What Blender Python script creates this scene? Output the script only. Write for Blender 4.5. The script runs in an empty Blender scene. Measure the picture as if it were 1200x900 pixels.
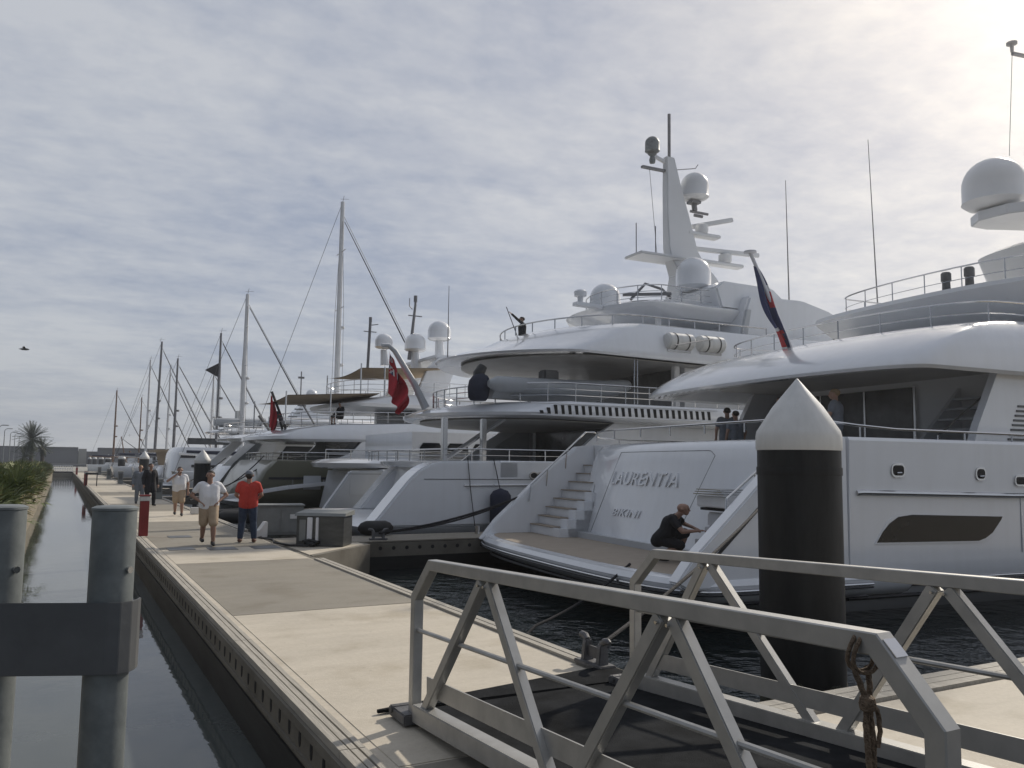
import bpy, bmesh, math, random
from math import radians as R, sin, cos, pi, tan
from mathutils import Vector, Matrix
random.seed(11)
S = bpy.context.scene
COL = S.collection
# ------------------------------------------------------------------ camera
cam_d = bpy.data.cameras.new('camera'); cam = bpy.data.objects.new('camera', cam_d); COL.objects.link(cam)
YAW, PITCH, ROLL = R(28.442), R(5.5617), R(0.7)
cam.location = (0, 0, 2.0)
cam.matrix_world = Matrix.Translation((0, 0, 2.0)) @ Matrix.Rotation(-YAW, 4, 'Z') @ Matrix.Rotation(pi/2+PITCH, 4, 'X') @ Matrix.Rotation(ROLL, 4, 'Z')
cam_d.sensor_width = 36; cam_d.lens = 36*970/1200; cam_d.clip_start = .05; cam_d.clip_end = 6000
S.camera = cam
# ------------------------------------------------------------------ light
SUN_AZ, SUN_EL = R(68), R(33)          # azimuth clockwise from +Y
sd = bpy.data.lights.new('sun', 'SUN'); sd.energy = 3.6; sd.angle = R(1.6); sd.color = (1, .92, .8)
sun = bpy.data.objects.new('sun', sd); COL.objects.link(sun)
sv = Vector((sin(SUN_AZ)*cos(SUN_EL), cos(SUN_AZ)*cos(SUN_EL), sin(SUN_EL)))
sun.rotation_euler = sv.to_track_quat('Z', 'Y').to_euler()
S.view_settings.view_transform = 'Standard'; S.view_settings.look = 'None'
S.view_settings.exposure = 0.0; S.view_settings.gamma = 1
W = bpy.data.worlds.new('World'); S.world = W; W.use_nodes = True
def world():
    nt = W.node_tree; N = nt.nodes; L = nt.links; N.clear()
    out = N.new('ShaderNodeOutputWorld'); bg = N.new('ShaderNodeBackground'); L.new(bg.outputs[0], out.inputs[0])
    bg.inputs[1].default_value = 0.1
    sky = N.new('ShaderNodeTexSky'); sky.sky_type = 'NISHITA'; sky.sun_disc = False
    sky.sun_elevation = SUN_EL; sky.sun_rotation = SUN_AZ; sky.dust_density = 2.0
    tc = N.new('ShaderNodeTexCoord'); sep = N.new('ShaderNodeSeparateXYZ'); L.new(tc.outputs['Generated'], sep.inputs[0])
    def m(op, a, b=None, c=None, clamp=False):
        n = N.new('ShaderNodeMath'); n.operation = op; n.use_clamp = clamp
        for i, v in enumerate((a, b, c)):
            if v is None: continue
            if isinstance(v, (int, float)): n.inputs[i].default_value = v
            else: L.new(v, n.inputs[i])
        return n.outputs[0]
    z = m('MAXIMUM', sep.outputs[2], 0.0); zz = m('ADD', z, 0.10)
    px = m('DIVIDE', sep.outputs[0], zz); py = m('DIVIDE', sep.outputs[1], zz)
    cmb = N.new('ShaderNodeCombineXYZ'); L.new(px, cmb.inputs[0]); L.new(py, cmb.inputs[1])
    def noise(scale, det, rough, dist, stretch=(1, 1, 1), rot=0):
        mp = N.new('ShaderNodeMapping'); L.new(cmb.outputs[0], mp.inputs[0]); mp.inputs['Scale'].default_value = stretch
        mp.inputs['Rotation'].default_value = (0, 0, rot)
        n = N.new('ShaderNodeTexNoise'); L.new(mp.outputs[0], n.inputs[0])
        n.inputs['Scale'].default_value = scale; n.inputs['Detail'].default_value = det
        n.inputs['Roughness'].default_value = rough; n.inputs['Distortion'].default_value = dist
        return n.outputs[0]
    a = noise(1.5, 7, .6, .3, (1, 1.5, 1), .5)
    b = noise(10.5, 5, .6, .2, (1, 1.15, 1), .25)
    d = noise(.42, 3, .5, .3, (1, 1.5, 1), .9)
    mixv = m('ADD', m('MULTIPLY', a, .52), m('ADD', m('MULTIPLY', b, .24), m('MULTIPLY', d, .62)))
    dens = m('MULTIPLY_ADD', mixv, 4.0, -2.22, True)
    # glow round the sun behind thin cloud
    dt = N.new('ShaderNodeVectorMath'); dt.operation = 'DOT_PRODUCT'; nrm = N.new('ShaderNodeVectorMath'); nrm.operation = 'NORMALIZE'
    L.new(tc.outputs['Generated'], nrm.inputs[0]); L.new(nrm.outputs[0], dt.inputs[0]); dt.inputs[1].default_value = sv
    g = m('MAXIMUM', dt.outputs['Value'], 0.0)
    g1 = m('POWER', g, 4.0); g2 = m('POWER', g, 22.0)
    ramp = N.new('ShaderNodeMix'); ramp.data_type = 'RGBA'; L.new(dens, ramp.inputs[0])
    ramp.inputs[6].default_value = (3.15, 3.6, 4.65, 1); ramp.inputs[7].default_value = (5.6, 5.8, 6.2, 1)
    gl = N.new('ShaderNodeCombineColor')
    L.new(m('ADD', m('MULTIPLY', g1, 1.35), m('MULTIPLY', g2, 1.75)), gl.inputs[0])
    L.new(m('ADD', m('MULTIPLY', g1, 1.05), m('MULTIPLY', g2, 1.2)), gl.inputs[1])
    L.new(m('ADD', m('MULTIPLY', g1, .62), m('MULTIPLY', g2, .45)), gl.inputs[2])
    dm = m('MULTIPLY_ADD', dens, .45, .75)
    gs = N.new('ShaderNodeVectorMath'); gs.operation = 'SCALE'; L.new(gl.outputs[0], gs.inputs[0]); L.new(dm, gs.inputs['Scale'])
    ad = N.new('ShaderNodeVectorMath'); ad.operation = 'ADD'; L.new(ramp.outputs[2], ad.inputs[0]); L.new(gs.outputs[0], ad.inputs[1])
    # paler, greyer towards the horizon
    hz = m('POWER', m('SUBTRACT', 1.0, m('MINIMUM', z, 1.0)), 11.0, None, True)
    hm = N.new('ShaderNodeMix'); hm.data_type = 'RGBA'; L.new(m('MULTIPLY', hz, .62), hm.inputs[0]); L.new(ad.outputs[0], hm.inputs[6])
    hm.inputs[7].default_value = (5.2, 5.45, 5.7, 1)
    fin = N.new('ShaderNodeMix'); fin.data_type = 'RGBA'; fin.inputs[0].default_value = .88
    L.new(sky.outputs[0], fin.inputs[6]); L.new(hm.outputs[2], fin.inputs[7])
    # the sky opposite the sun is a darker blue grey
    dd = m('MULTIPLY_ADD', dt.outputs['Value'], 1.15, .62, True)
    bk = N.new('ShaderNodeMix'); bk.data_type = 'RGBA'; bk.blend_type = 'MULTIPLY'; bk.inputs[0].default_value = 1; L.new(fin.outputs[2], bk.inputs[6])
    tint = N.new('ShaderNodeMix'); tint.data_type = 'RGBA'; L.new(dd, tint.inputs[0]); tint.inputs[6].default_value = (.38, .41, .455, 1); tint.inputs[7].default_value = (1, 1, 1, 1)
    L.new(tint.outputs[2], bk.inputs[7]); L.new(bk.outputs[2], bg.inputs[0])
world()
# ------------------------------------------------------------------ materials
def new_mat(name):
    m = bpy.data.materials.new(name); m.use_nodes = True; nt = m.node_tree
    return m, nt, nt.nodes['Principled BSDF']
def mat(name, col, rough=.5, metal=0.0, var=.12, scale=3.0, bump=.0, bscale=40, coat=0.0, spec=.5, stretch=(1, 1, 1), col2=None, det=5, coord='Object', trans=0):
    m, nt, p = new_mat(name); N = nt.nodes; L = nt.links
    tc = N.new('ShaderNodeTexCoord'); mp = N.new('ShaderNodeMapping'); L.new(tc.outputs[coord], mp.inputs[0]); mp.inputs['Scale'].default_value = stretch
    n = N.new('ShaderNodeTexNoise'); L.new(mp.outputs[0], n.inputs[0]); n.inputs['Scale'].default_value = scale; n.inputs['Detail'].default_value = det; n.inputs['Roughness'].default_value = .6
    r = N.new('ShaderNodeValToRGB'); L.new(n.outputs[0], r.inputs[0]); r.color_ramp.elements[0].position = .3; r.color_ramp.elements[1].position = .7
    c2 = col2 or tuple(c*(1-var*2) for c in col)
    r.color_ramp.elements[0].color = (*c2, 1); r.color_ramp.elements[1].color = (*col, 1)
    L.new(r.outputs[0], p.inputs['Base Color'])
    rr = N.new('ShaderNodeMapRange'); L.new(n.outputs[0], rr.inputs[0]); rr.inputs[3].default_value = min(1, rough*1.25); rr.inputs[4].default_value = rough*.85
    L.new(rr.outputs[0], p.inputs['Roughness'])
    p.inputs['Metallic'].default_value = metal; p.inputs['Coat Weight'].default_value = coat; p.inputs['Specular IOR Level'].default_value = spec
    p.inputs['Coat Roughness'].default_value = .08
    if bump > 0:
        n2 = N.new('ShaderNodeTexNoise'); L.new(mp.outputs[0], n2.inputs[0]); n2.inputs['Scale'].default_value = bscale; n2.inputs['Detail'].default_value = 6
        b = N.new('ShaderNodeBump'); b.inputs['Strength'].default_value = bump; b.inputs['Distance'].default_value = .02
        L.new(n2.outputs[0], b.inputs['Height']); L.new(b.outputs[0], p.inputs['Normal'])
    return m
M = {}
M['gel'] = mat('white gelcoat', (.79, .81, .84), .20, var=.03, scale=.6, coat=1.0, bump=.04, bscale=.9)
def streaks(m, amt=.10):
    nt = m.node_tree; N = nt.nodes; L = nt.links; p = N['Principled BSDF']; src = p.inputs['Base Color'].links[0].from_socket
    tc = N.new('ShaderNodeTexCoord'); mp = N.new('ShaderNodeMapping'); L.new(tc.outputs['Object'], mp.inputs[0]); mp.inputs['Scale'].default_value = (2.6, 2.6, .22)
    n = N.new('ShaderNodeTexNoise'); L.new(mp.outputs[0], n.inputs[0]); n.inputs['Scale'].default_value = 2; n.inputs['Detail'].default_value = 5
    r = N.new('ShaderNodeValToRGB'); L.new(n.outputs[0], r.inputs[0]); r.color_ramp.elements[0].position = .35; r.color_ramp.elements[0].color = (1-amt, 1-amt*1.05, 1-amt*1.25, 1); r.color_ramp.elements[1].position = .6; r.color_ramp.elements[1].color = (1, 1, 1, 1)
    x = N.new('ShaderNodeMix'); x.data_type = 'RGBA'; x.blend_type = 'MULTIPLY'; x.inputs[0].default_value = 1; L.new(src, x.inputs[6]); L.new(r.outputs[0], x.inputs[7]); L.new(x.outputs[2], p.inputs['Base Color'])
streaks(M['gel'], .03)
M['gel2'] = mat('off white gelcoat', (.72, .73, .74), .32, var=.04, scale=.8, coat=.3)
M['gelgrey'] = mat('light grey gelcoat', (.50, .52, .54), .35, var=.05, scale=.8)
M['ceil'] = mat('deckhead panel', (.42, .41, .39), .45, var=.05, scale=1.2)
M['khaki'] = mat('khaki hull paint', (.125, .125, .085), .3, var=.04, scale=.5, coat=.5)
M['navy'] = mat('dark boot paint', (.012, .014, .02), .3, var=.1)
M['glass'] = mat('dark tinted glass', (.010, .012, .015), .05, var=.1, spec=.28)
M['glass2'] = mat('smoked glass', (.07, .075, .08), .12, var=.3, scale=1.5)
M['glass3'] = mat('pale tinted glass', (.13, .145, .155), .15, var=.1)
M['wetshade'] = mat('shaded damp concrete', (.009, .009, .008), .55, var=.35, scale=1.5, stretch=(1, .4, 3))  # near black: shade on the lower dock face painted in, besides the wetness
M['steel'] = mat('polished stainless', (.62, .62, .62), .18, 1.0, var=.05)
M['alu'] = mat('weathered aluminium', (.46, .455, .435), .42, .5, var=.12, scale=5, bump=.02, bscale=90, col2=(.35, .345, .33))
M['galv'] = mat('galvanised steel', (.215, .235, .235), .5, .35, var=.2, scale=9, bump=.06, bscale=40, col2=(.13, .145, .148))
M['galvd'] = mat('dark painted plate', (.13, .135, .14), .45, .3, var=.16, scale=3.5, bump=.05, bscale=30)
M['teak'] = mat('grey teak', (.36, .30, .235), .6, var=.12, scale=3, stretch=(1.2, 14, 1), bump=.15, bscale=10)
M['timber'] = mat('weathered timber', (.43, .40, .345), .75, var=.16, scale=3, stretch=(14, .7, 6), bump=.35, bscale=8)
M['pile'] = mat('black pile sleeve', (.020, .021, .022), .5, spec=.3, var=.3, scale=5, stretch=(1, 1, .25), bump=.08, bscale=12, col2=(.008, .0085, .009))
M['weed'] = mat('weed and barnacles', (.055, .055, .035), .85, var=.4, scale=14, bump=.9, bscale=35, col2=(.012, .014, .009))
M['cone'] = mat('white pile cap', (.72, .72, .70), .5, var=.10, scale=4, stretch=(1, 1, .3), bump=.06, bscale=14)
M['rubber'] = mat('black rubber', (.015, .015, .016), .6, var=.15, scale=6)
M['rope'] = mat('black rope', (.018, .018, .022), .8, var=.25, scale=30, bump=.6, bscale=90)
M['ropet'] = mat('tan rope', (.25, .18, .12), .9, var=.3, scale=40, bump=.9, bscale=120)
M['red'] = mat('red painted metal', (.27, .03, .028), .45, var=.12, scale=3)
M['orange'] = mat('brown wood', (.12, .07, .04), .5)
M['tan'] = mat('tan awning cloth', (.36, .28, .19), .8, var=.08, scale=2)
M['greycloth'] = mat('grey cover', (.16, .17, .19), .8, var=.1, scale=3)
M['navycloth'] = mat('dark navy cover', (.02, .025, .05), .75, var=.1, scale=3)
M['tube'] = mat('grey inflatable tube', (.38, .40, .42), .4, var=.06, scale=2)
M['black'] = mat('black plastic', (.015, .015, .016), .4, var=.1)
M['cast'] = mat('cast galvanised cleat', (.16, .16, .165), .55, .5, var=.2, scale=8, bump=.3, bscale=40)
M['inox'] = mat('brushed steel cabinet', (.12, .125, .125), .4, .6, var=.2, scale=2, stretch=(1, 1, 4))
M['cab'] = mat('grey plastic cabinet', (.23, .24, .23), .55, var=.1, scale=4)
M['mast'] = mat('white mast paint', (.72, .73, .74), .35, var=.05)
M['mastd'] = mat('grey mast', (.2, .2, .21), .4, .3, var=.1)
M['wood'] = mat('varnished spar', (.22, .12, .06), .4, var=.2)
M['wall'] = mat('breakwater concrete', (.17, .175, .18), .85, var=.12, scale=.12, bump=.1, bscale=1)
M['walll'] = mat('pale concrete', (.36, .35, .31), .85, var=.12, scale=.15)
M['dark'] = mat('dark opening', (.01, .01, .011), .7)
M['skin'] = mat('skin', (.42, .25, .18), .5, var=.08, scale=8)
M['skind'] = mat('tanned skin', (.34, .20, .145), .5, var=.08, scale=8)
M['wht'] = mat('white cotton', (.78, .78, .8), .8, var=.06, scale=9, bump=.25, bscale=12)
M['redc'] = mat('red cotton', (.52, .05, .035), .8, var=.08, scale=9, bump=.25, bscale=12)
M['jean'] = mat('blue denim', (.035, .055, .10), .8, var=.2, scale=12, bump=.2, bscale=12)
M['khk'] = mat('khaki cotton', (.42, .32, .22), .8, var=.08, scale=9, bump=.25, bscale=12)
M['blk'] = mat('black cotton', (.014, .014, .018), .85, var=.15, scale=9, bump=.2, bscale=12)
M['gry'] = mat('grey cotton', (.20, .22, .25), .85, var=.1, scale=9, bump=.2, bscale=12)
M['hair'] = mat('dark hair', (.025, .018, .013), .7, var=.2, scale=30, bump=.3, bscale=60)
M['hairb'] = mat('fair hair', (.30, .20, .10), .7, var=.2, scale=30)
M['shoe'] = mat('dark shoe', (.02, .02, .022), .6)
M['brown'] = mat('brown leather', (.12, .05, .03), .6)
M['eye'] = mat('eye', (.05, .04, .035), .2)
M['fblue'] = mat('blue flag cloth', (.04, .055, .15), .8, var=.1); M['fred'] = mat('red flag cloth', (.50, .03, .045), .8, var=.1); M['fwhite'] = mat('white flag cloth', (.75, .75, .75), .8, var=.05)
M['leaf'] = mat('fan palm leaf', (.16, .18, .045), .55, var=.3, scale=1.3, col2=(.05, .08, .022), det=2, coord='Object')
M['leafy'] = mat('dry yellow leaf', (.26, .20, .07), .7, var=.2, scale=2)
M['leafd'] = mat('dark palm frond', (.035, .055, .018), .55, var=.25, scale=2)
M['trunk'] = mat('palm trunk', (.09, .07, .05), .9, var=.25, scale=6, bump=.6, bscale=12)
M['soil'] = mat('dry soil', (.10, .085, .06), .95, var=.25, scale=1.2, bump=.4, bscale=8)
M['amber'] = mat('silver lamp', (.3, .3, .3), .5)
# water
def water_mat():
    m, nt, p = new_mat('harbour water'); N = nt.nodes; L = nt.links
    p.inputs['Roughness'].default_value = .03; p.inputs['IOR'].default_value = 1.33
    tc = N.new('ShaderNodeTexCoord'); mp = N.new('ShaderNodeMapping'); L.new(tc.outputs['Object'], mp.inputs[0]); mp.inputs['Scale'].default_value = (1, 1.0, 1)
    n = N.new('ShaderNodeTexNoise'); L.new(mp.outputs[0], n.inputs[0]); n.inputs['Scale'].default_value = 2.6; n.inputs['Detail'].default_value = 3; n.inputs['Roughness'].default_value = .55
    n2 = N.new('ShaderNodeTexNoise'); L.new(mp.outputs[0], n2.inputs[0]); n2.inputs['Scale'].default_value = .5; n2.inputs['Detail'].default_value = 2
    # the narrow canal (x < 1.7) lies almost still, the basin is a little livelier
    sp = N.new('ShaderNodeSeparateXYZ'); L.new(tc.outputs['Object'], sp.inputs[0])
    mr = N.new('ShaderNodeMapRange'); L.new(sp.outputs[0], mr.inputs[0]); mr.inputs[1].default_value = 1.5; mr.inputs[2].default_value = 5.0; mr.inputs[3].default_value = .022; mr.inputs[4].default_value = .55
    mc = N.new('ShaderNodeMapRange'); L.new(sp.outputs[0], mc.inputs[0]); mc.inputs[1].default_value = 1.5; mc.inputs[2].default_value = 5.0
    cx = N.new('ShaderNodeMix'); cx.data_type = 'RGBA'; L.new(mc.outputs[0], cx.inputs[0]); cx.inputs[6].default_value = (.075, .085, .082, 1); cx.inputs[7].default_value = (.008, .012, .013, 1); L.new(cx.outputs[2], p.inputs['Base Color'])
    ad = N.new('ShaderNodeMath'); ad.operation = 'ADD'; L.new(n.outputs[0], ad.inputs[0]); L.new(n2.outputs[0], ad.inputs[1])
    b = N.new('ShaderNodeBump'); b.inputs['Distance'].default_value = .12; L.new(mr.outputs[0], b.inputs['Strength']); L.new(ad.outputs[0], b.inputs['Height']); L.new(b.outputs[0], p.inputs['Normal'])
    return m
M['water'] = water_mat()
def dock_mat(name, ca, cb, cc):
    m, nt, p = new_mat(name); N = nt.nodes; L = nt.links
    tc = N.new('ShaderNodeTexCoord')
    def nz(sc, det, st, ro=.6):
        mp = N.new('ShaderNodeMapping'); L.new(tc.outputs['Object'], mp.inputs[0]); mp.inputs['Scale'].default_value = st
        n = N.new('ShaderNodeTexNoise'); L.new(mp.outputs[0], n.inputs[0]); n.inputs['Scale'].default_value = sc; n.inputs['Detail'].default_value = det; n.inputs['Roughness'].default_value = ro; return n.outputs[0]
    big = nz(.55, 5, (1, 1, 1)); streak = nz(1.6, 6, (.6, 2.0, 1)); fine = nz(60, 3, (1, 1, 1)); spot = nz(9, 2, (1, 1, 1))
    r = N.new('ShaderNodeValToRGB'); L.new(big, r.inputs[0]); e = r.color_ramp.elements; e[0].position = .32; e[0].color = (*cb, 1); e[1].position = .66; e[1].color = (*ca, 1)
    mx = N.new('ShaderNodeMix'); mx.data_type = 'RGBA'; mx.blend_type = 'MULTIPLY'; mx.inputs[0].default_value = .75
    r2 = N.new('ShaderNodeValToRGB'); L.new(streak, r2.inputs[0]); r2.color_ramp.elements[0].position = .3; r2.color_ramp.elements[0].color = (.86, .85, .83, 1); r2.color_ramp.elements[1].position = .62; r2.color_ramp.elements[1].color = (1, 1, 1, 1)
    L.new(r.outputs[0], mx.inputs[6]); L.new(r2.outputs[0], mx.inputs[7])
    mx2 = N.new('ShaderNodeMix'); mx2.data_type = 'RGBA'; r3 = N.new('ShaderNodeValToRGB'); L.new(spot, r3.inputs[0]); r3.color_ramp.elements[0].position = .68; r3.color_ramp.elements[1].position = .78
    L.new(r3.outputs[0], mx2.inputs[0]); L.new(mx.outputs[2], mx2.inputs[6]); mx2.inputs[7].default_value = (*cc, 1)
    grit = nz(22, 5, (1, 1, 1), .7); r4 = N.new('ShaderNodeValToRGB'); L.new(grit, r4.inputs[0]); r4.color_ramp.elements[0].position = .30; r4.color_ramp.elements[0].color = (.90, .895, .88, 1); r4.color_ramp.elements[1].position = .60; r4.color_ramp.elements[1].color = (1, 1, 1, 1)
    stain = nz(1.1, 3, (1, 1, 1), .5); r5 = N.new('ShaderNodeValToRGB'); L.new(stain, r5.inputs[0]); r5.color_ramp.elements[0].position = .34; r5.color_ramp.elements[0].color = (.88, .86, .82, 1); r5.color_ramp.elements[1].position = .46; r5.color_ramp.elements[1].color = (1, 1, 1, 1)
    m4 = N.new('ShaderNodeMix'); m4.data_type = 'RGBA'; m4.blend_type = 'MULTIPLY'; m4.inputs[0].default_value = 1; L.new(mx2.outputs[2], m4.inputs[6]); L.new(r4.outputs[0], m4.inputs[7])
    m5 = N.new('ShaderNodeMix'); m5.data_type = 'RGBA'; m5.blend_type = 'MULTIPLY'; m5.inputs[0].default_value = 1; L.new(m4.outputs[2], m5.inputs[6]); L.new(r5.outputs[0], m5.inputs[7])
    L.new(m5.outputs[2], p.inputs['Base Color']); p.inputs['Roughness'].default_value = .8
    b = N.new('ShaderNodeBump'); b.inputs['Strength'].default_value = .25; b.inputs['Distance'].default_value = .01; L.new(fine, b.inputs['Height']); L.new(b.outputs[0], p.inputs['Normal'])
    return m
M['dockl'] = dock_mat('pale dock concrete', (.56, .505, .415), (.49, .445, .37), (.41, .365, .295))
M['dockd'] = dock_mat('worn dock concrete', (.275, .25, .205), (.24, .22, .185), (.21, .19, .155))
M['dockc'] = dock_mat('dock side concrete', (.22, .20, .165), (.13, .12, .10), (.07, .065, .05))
M['stay'] = mat('dark wire', (.04, .04, .045), .6)
M['ramp'] = mat('non slip black sheet', (.026, .028, .031), .95, spec=.06, var=.35, scale=2.5, bump=.5, bscale=180)
M['seawall'] = mat('seawall concrete', (.27, .235, .175), .85, var=.2, scale=1.5, stretch=(1, .5, 3), bump=.3, bscale=8)

# ------------------------------------------------------------------ mesh helpers
class MB:
    def __init__(s): s.v = []; s.f = []; s.mi = []; s.mats = []
    def _m(s, m):
        if m is None: return 0
        if m not in s.mats: s.mats.append(m)
        return s.mats.index(m)
    def add(s, vs, fs, m=None):
        o = len(s.v); s.v += [tuple(v) for v in vs]; k = s._m(m)
        for f in fs: s.f.append([i+o for i in f]); s.mi.append(k)
        return s
    def box(s, c, d, rz=0, m=None, rx=0, ry=0):
        x, y, z = d[0]/2, d[1]/2, d[2]/2
        mt = Matrix.Rotation(rz, 3, 'Z') @ Matrix.Rotation(ry, 3, 'Y') @ Matrix.Rotation(rx, 3, 'X')
        vs = [mt @ Vector((a*x, b*y, e*z)) + Vector(c) for a in (-1, 1) for b in (-1, 1) for e in (-1, 1)]
        return s.add(vs, [(0, 1, 3, 2), (4, 6, 7, 5), (0, 4, 5, 1), (2, 3, 7, 6), (0, 2, 6, 4), (1, 5, 7, 3)], m)
    def tube(s, pts, r, n=8, m=None, cap=True):
        pts = [Vector(p) for p in pts]; rr = r if isinstance(r, (list, tuple)) else [r]*len(pts)
        vs = []; up = Vector((0, 0, 1))
        prev = None
        for i, p in enumerate(pts):
            t = (pts[min(i+1, len(pts)-1)]-pts[max(i-1, 0)]).normalized()
            if prev is None:
                a = t.cross(up)
                if a.length < .05: a = t.cross(Vector((1, 0, 0)))
            else:
                a = prev - t*prev.dot(t)
                if a.length < 1e-4: a = t.cross(up)
            a.normalize(); prev = a; b = t.cross(a)
            for k in range(n):
                an = 2*pi*k/n; vs.append(p+(a*cos(an)+b*sin(an))*rr[i])
        fs = []
        for i in range(len(pts)-1):
            for k in range(n): fs.append((i*n+k, i*n+(k+1) % n, (i+1)*n+(k+1) % n, (i+1)*n+k))
        if cap: fs.append(tuple(range(n))[::-1]); fs.append(tuple((len(pts)-1)*n+k for k in range(n)))
        return s.add(vs, fs, m)
    def beam(s, a, b, w, h, m=None, side=None):
        """rectangular bar a->b; w along 'side' (horizontal normal), h the other way"""
        a, b = Vector(a), Vector(b); t = (b-a).normalized(); sd = Vector(side) if side else t.cross(Vector((0, 0, 1)))
        sd.normalize(); u = sd.cross(t).normalized(); vs = []
        for p in (a, b):
            for (i, j) in ((-1, -1), (1, -1), (1, 1), (-1, 1)): vs.append(p+sd*i*w/2+u*j*h/2)
        return s.add(vs, [(3, 2, 1, 0), (4, 5, 6, 7), (0, 1, 5, 4), (1, 2, 6, 5), (2, 3, 7, 6), (3, 0, 4, 7)], m)
    def lathe(s, prof, c=(0, 0, 0), n=24, m=None):
        vs = []; fs = []; P = []
        for (r, z) in prof: P.append((max(r, .0005), z))
        for (r, z) in P:
            for k in range(n): vs.append((c[0]+r*cos(2*pi*k/n), c[1]+r*sin(2*pi*k/n), c[2]+z))
        for i in range(len(P)-1):
            for k in range(n): fs.append((i*n+k, i*n+(k+1) % n, (i+1)*n+(k+1) % n, (i+1)*n+k))
        fs.append(tuple(range(n))[::-1]); fs.append(tuple((len(P)-1)*n+k for k in range(n)))
        return s.add(vs, fs, m)
    def loft(s, rings, cb=True, ct=True, m=None, closed=True):
        n = len(rings[0]); vs = [p for r in rings for p in r]; fs = []
        for i in range(len(rings)-1):
            for k in range(n if closed else n-1): fs.append((i*n+k, i*n+(k+1) % n, (i+1)*n+(k+1) % n, (i+1)*n+k))
        if cb: fs.append(tuple(range(n))[::-1])
        if ct: fs.append(tuple((len(rings)-1)*n+k for k in range(n)))
        return s.add(vs, fs, m)
    def prism_y(s, poly, y0, y1, m=None, dx1=0):
        n = len(poly); vs = [(x, y0, z) for x, z in poly]+[(x+dx1, y1, z) for x, z in poly]
        fs = [tuple(range(n)), tuple(range(n, 2*n))[::-1]]+[(i, i+n, (i+1) % n+n, (i+1) % n) for i in range(n)]
        return s.add(vs, fs, m)
    def prism_x(s, poly, x0, x1, m=None):
        n = len(poly); vs = [(x0, y, z) for y, z in poly]+[(x1, y, z) for y, z in poly]
        fs = [tuple(range(n)), tuple(range(n, 2*n))[::-1]]+[(i, i+n, (i+1) % n+n, (i+1) % n) for i in range(n)]
        return s.add(vs, fs, m)
    def prism_z(s, poly, z0, z1, m=None):
        n = len(poly); vs = [(x, y, z0) for x, y in poly]+[(x, y, z1) for x, y in poly]
        fs = [tuple(range(n))[::-1], tuple(range(n, 2*n))]+[(i, (i+1) % n, (i+1) % n+n, i+n) for i in range(n)]
        return s.add(vs, fs, m)
    def build(s, name, m, parent=None, smooth=False, bevel=0, loc=None, angle=35):
        me = bpy.data.meshes.new(name); me.from_pydata(s.v, [], s.f); 
        ml = s.mats if s.mats and s.mats[0] is not None else [m]
        if not s.mats: ml = [m]
        for q in ml: me.materials.append(M[q] if isinstance(q, str) else q)
        for p, k in zip(me.polygons, s.mi): p.material_index = k
        bm = bmesh.new(); bm.from_mesh(me); bmesh.ops.recalc_face_normals(bm, faces=bm.faces)
        if bevel > 0: bmesh.ops.bevel(bm, geom=bm.edges[:], offset=bevel, segments=2, affect='EDGES', clamp_overlap=True)
        bm.to_mesh(me); bm.free()
        if smooth: me.shade_smooth(); me.set_sharp_from_angle(angle=R(angle))
        o = bpy.data.objects.new(name, me); COL.objects.link(o)
        if parent: o.parent = parent
        if loc: o.location = loc
        return o
def tag(o, label=None, cat=None, group=None, kind=None):
    if label: o['label'] = label
    if cat: o['category'] = cat
    if group: o['group'] = group
    if kind: o['kind'] = kind
    return o
def empty(name, loc=(0, 0, 0), rz=0, label=None, cat=None, group=None):
    o = bpy.data.objects.new(name, None); COL.objects.link(o); o.location = loc; o.rotation_euler = (0, 0, rz); o.empty_display_size = .3
    return tag(o, label, cat, group)
def kids(o): return [c for c in COL.objects if c.parent == o]
def copy_tree(o, loc=None, rz=None, label=None, parent=None, scale=None):
    c = o.copy(); COL.objects.link(c)
    if parent: c.parent = parent
    if loc is not None: c.location = loc
    if rz is not None: c.rotation_euler = (0, 0, rz)
    if scale is not None: c.scale = (scale,)*3
    if label: c['label'] = label
    for k in kids(o): copy_tree(k, parent=c)
    return c
def struct(mb, name, m, **k): return tag(mb.build(name, m, **k), kind='structure')
def outl(xa, xf, hw, camber=0.0, rc=.5, p=3.0, xs=None, n=20, m=14, z=0, tip=.02):
    """plan outline of a deck or hull: bow -> near side -> stern -> far side -> bow"""
    xs = xa+(xf-xa)*.45 if xs is None else xs; x0 = xa+camber+rc; pts = []
    def w(x): return max(hw*tip, hw*(1-max(0, (x-xs)/(xf-xs))**2.2)) if x > xs else hw
    side = [xf+(x0-xf)*(i/m) for i in range(m)]
    for x in side: pts.append((x, -w(x), z))
    for i in range(n+1):
        u = sin(pi/2*(-1+2*i/n)); a = abs(u)
        pts.append((xa+camber*a*a+rc*(1-(max(0, 1-a**p))**(1/p)), hw*u, z))
    for x in side[::-1]: pts.append((x, w(x), z))
    return pts
def slab(rings, mt_, cb=True, ct=True, **k):
    """rings: (z, xa, xf, hw, camber, rc[, zslope])"""
    mb = MB(); R_ = []
    for r in rings:
        z, xa, xf, hw, cam_, rc = r[:6]; sl = r[6] if len(r) > 6 else 0
        R_.append([(x, y, z+sl*(x-xa)) for x, y, _ in outl(xa, xf, hw, cam_, rc, **k)])
    return mb.loft(R_, cb, ct, mt_)
def resample(pts, step):
    pts = [Vector(p) for p in pts]; out = [pts[0]]; acc = 0
    for a, b in zip(pts, pts[1:]):
        L = (b-a).length; d = step-acc
        while d < L: out.append(a+(b-a)*(d/L)); d += step
        acc = L-(d-step)
    if (out[-1]-pts[-1]).length > step*.4: out.append(pts[-1])
    return out
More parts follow.
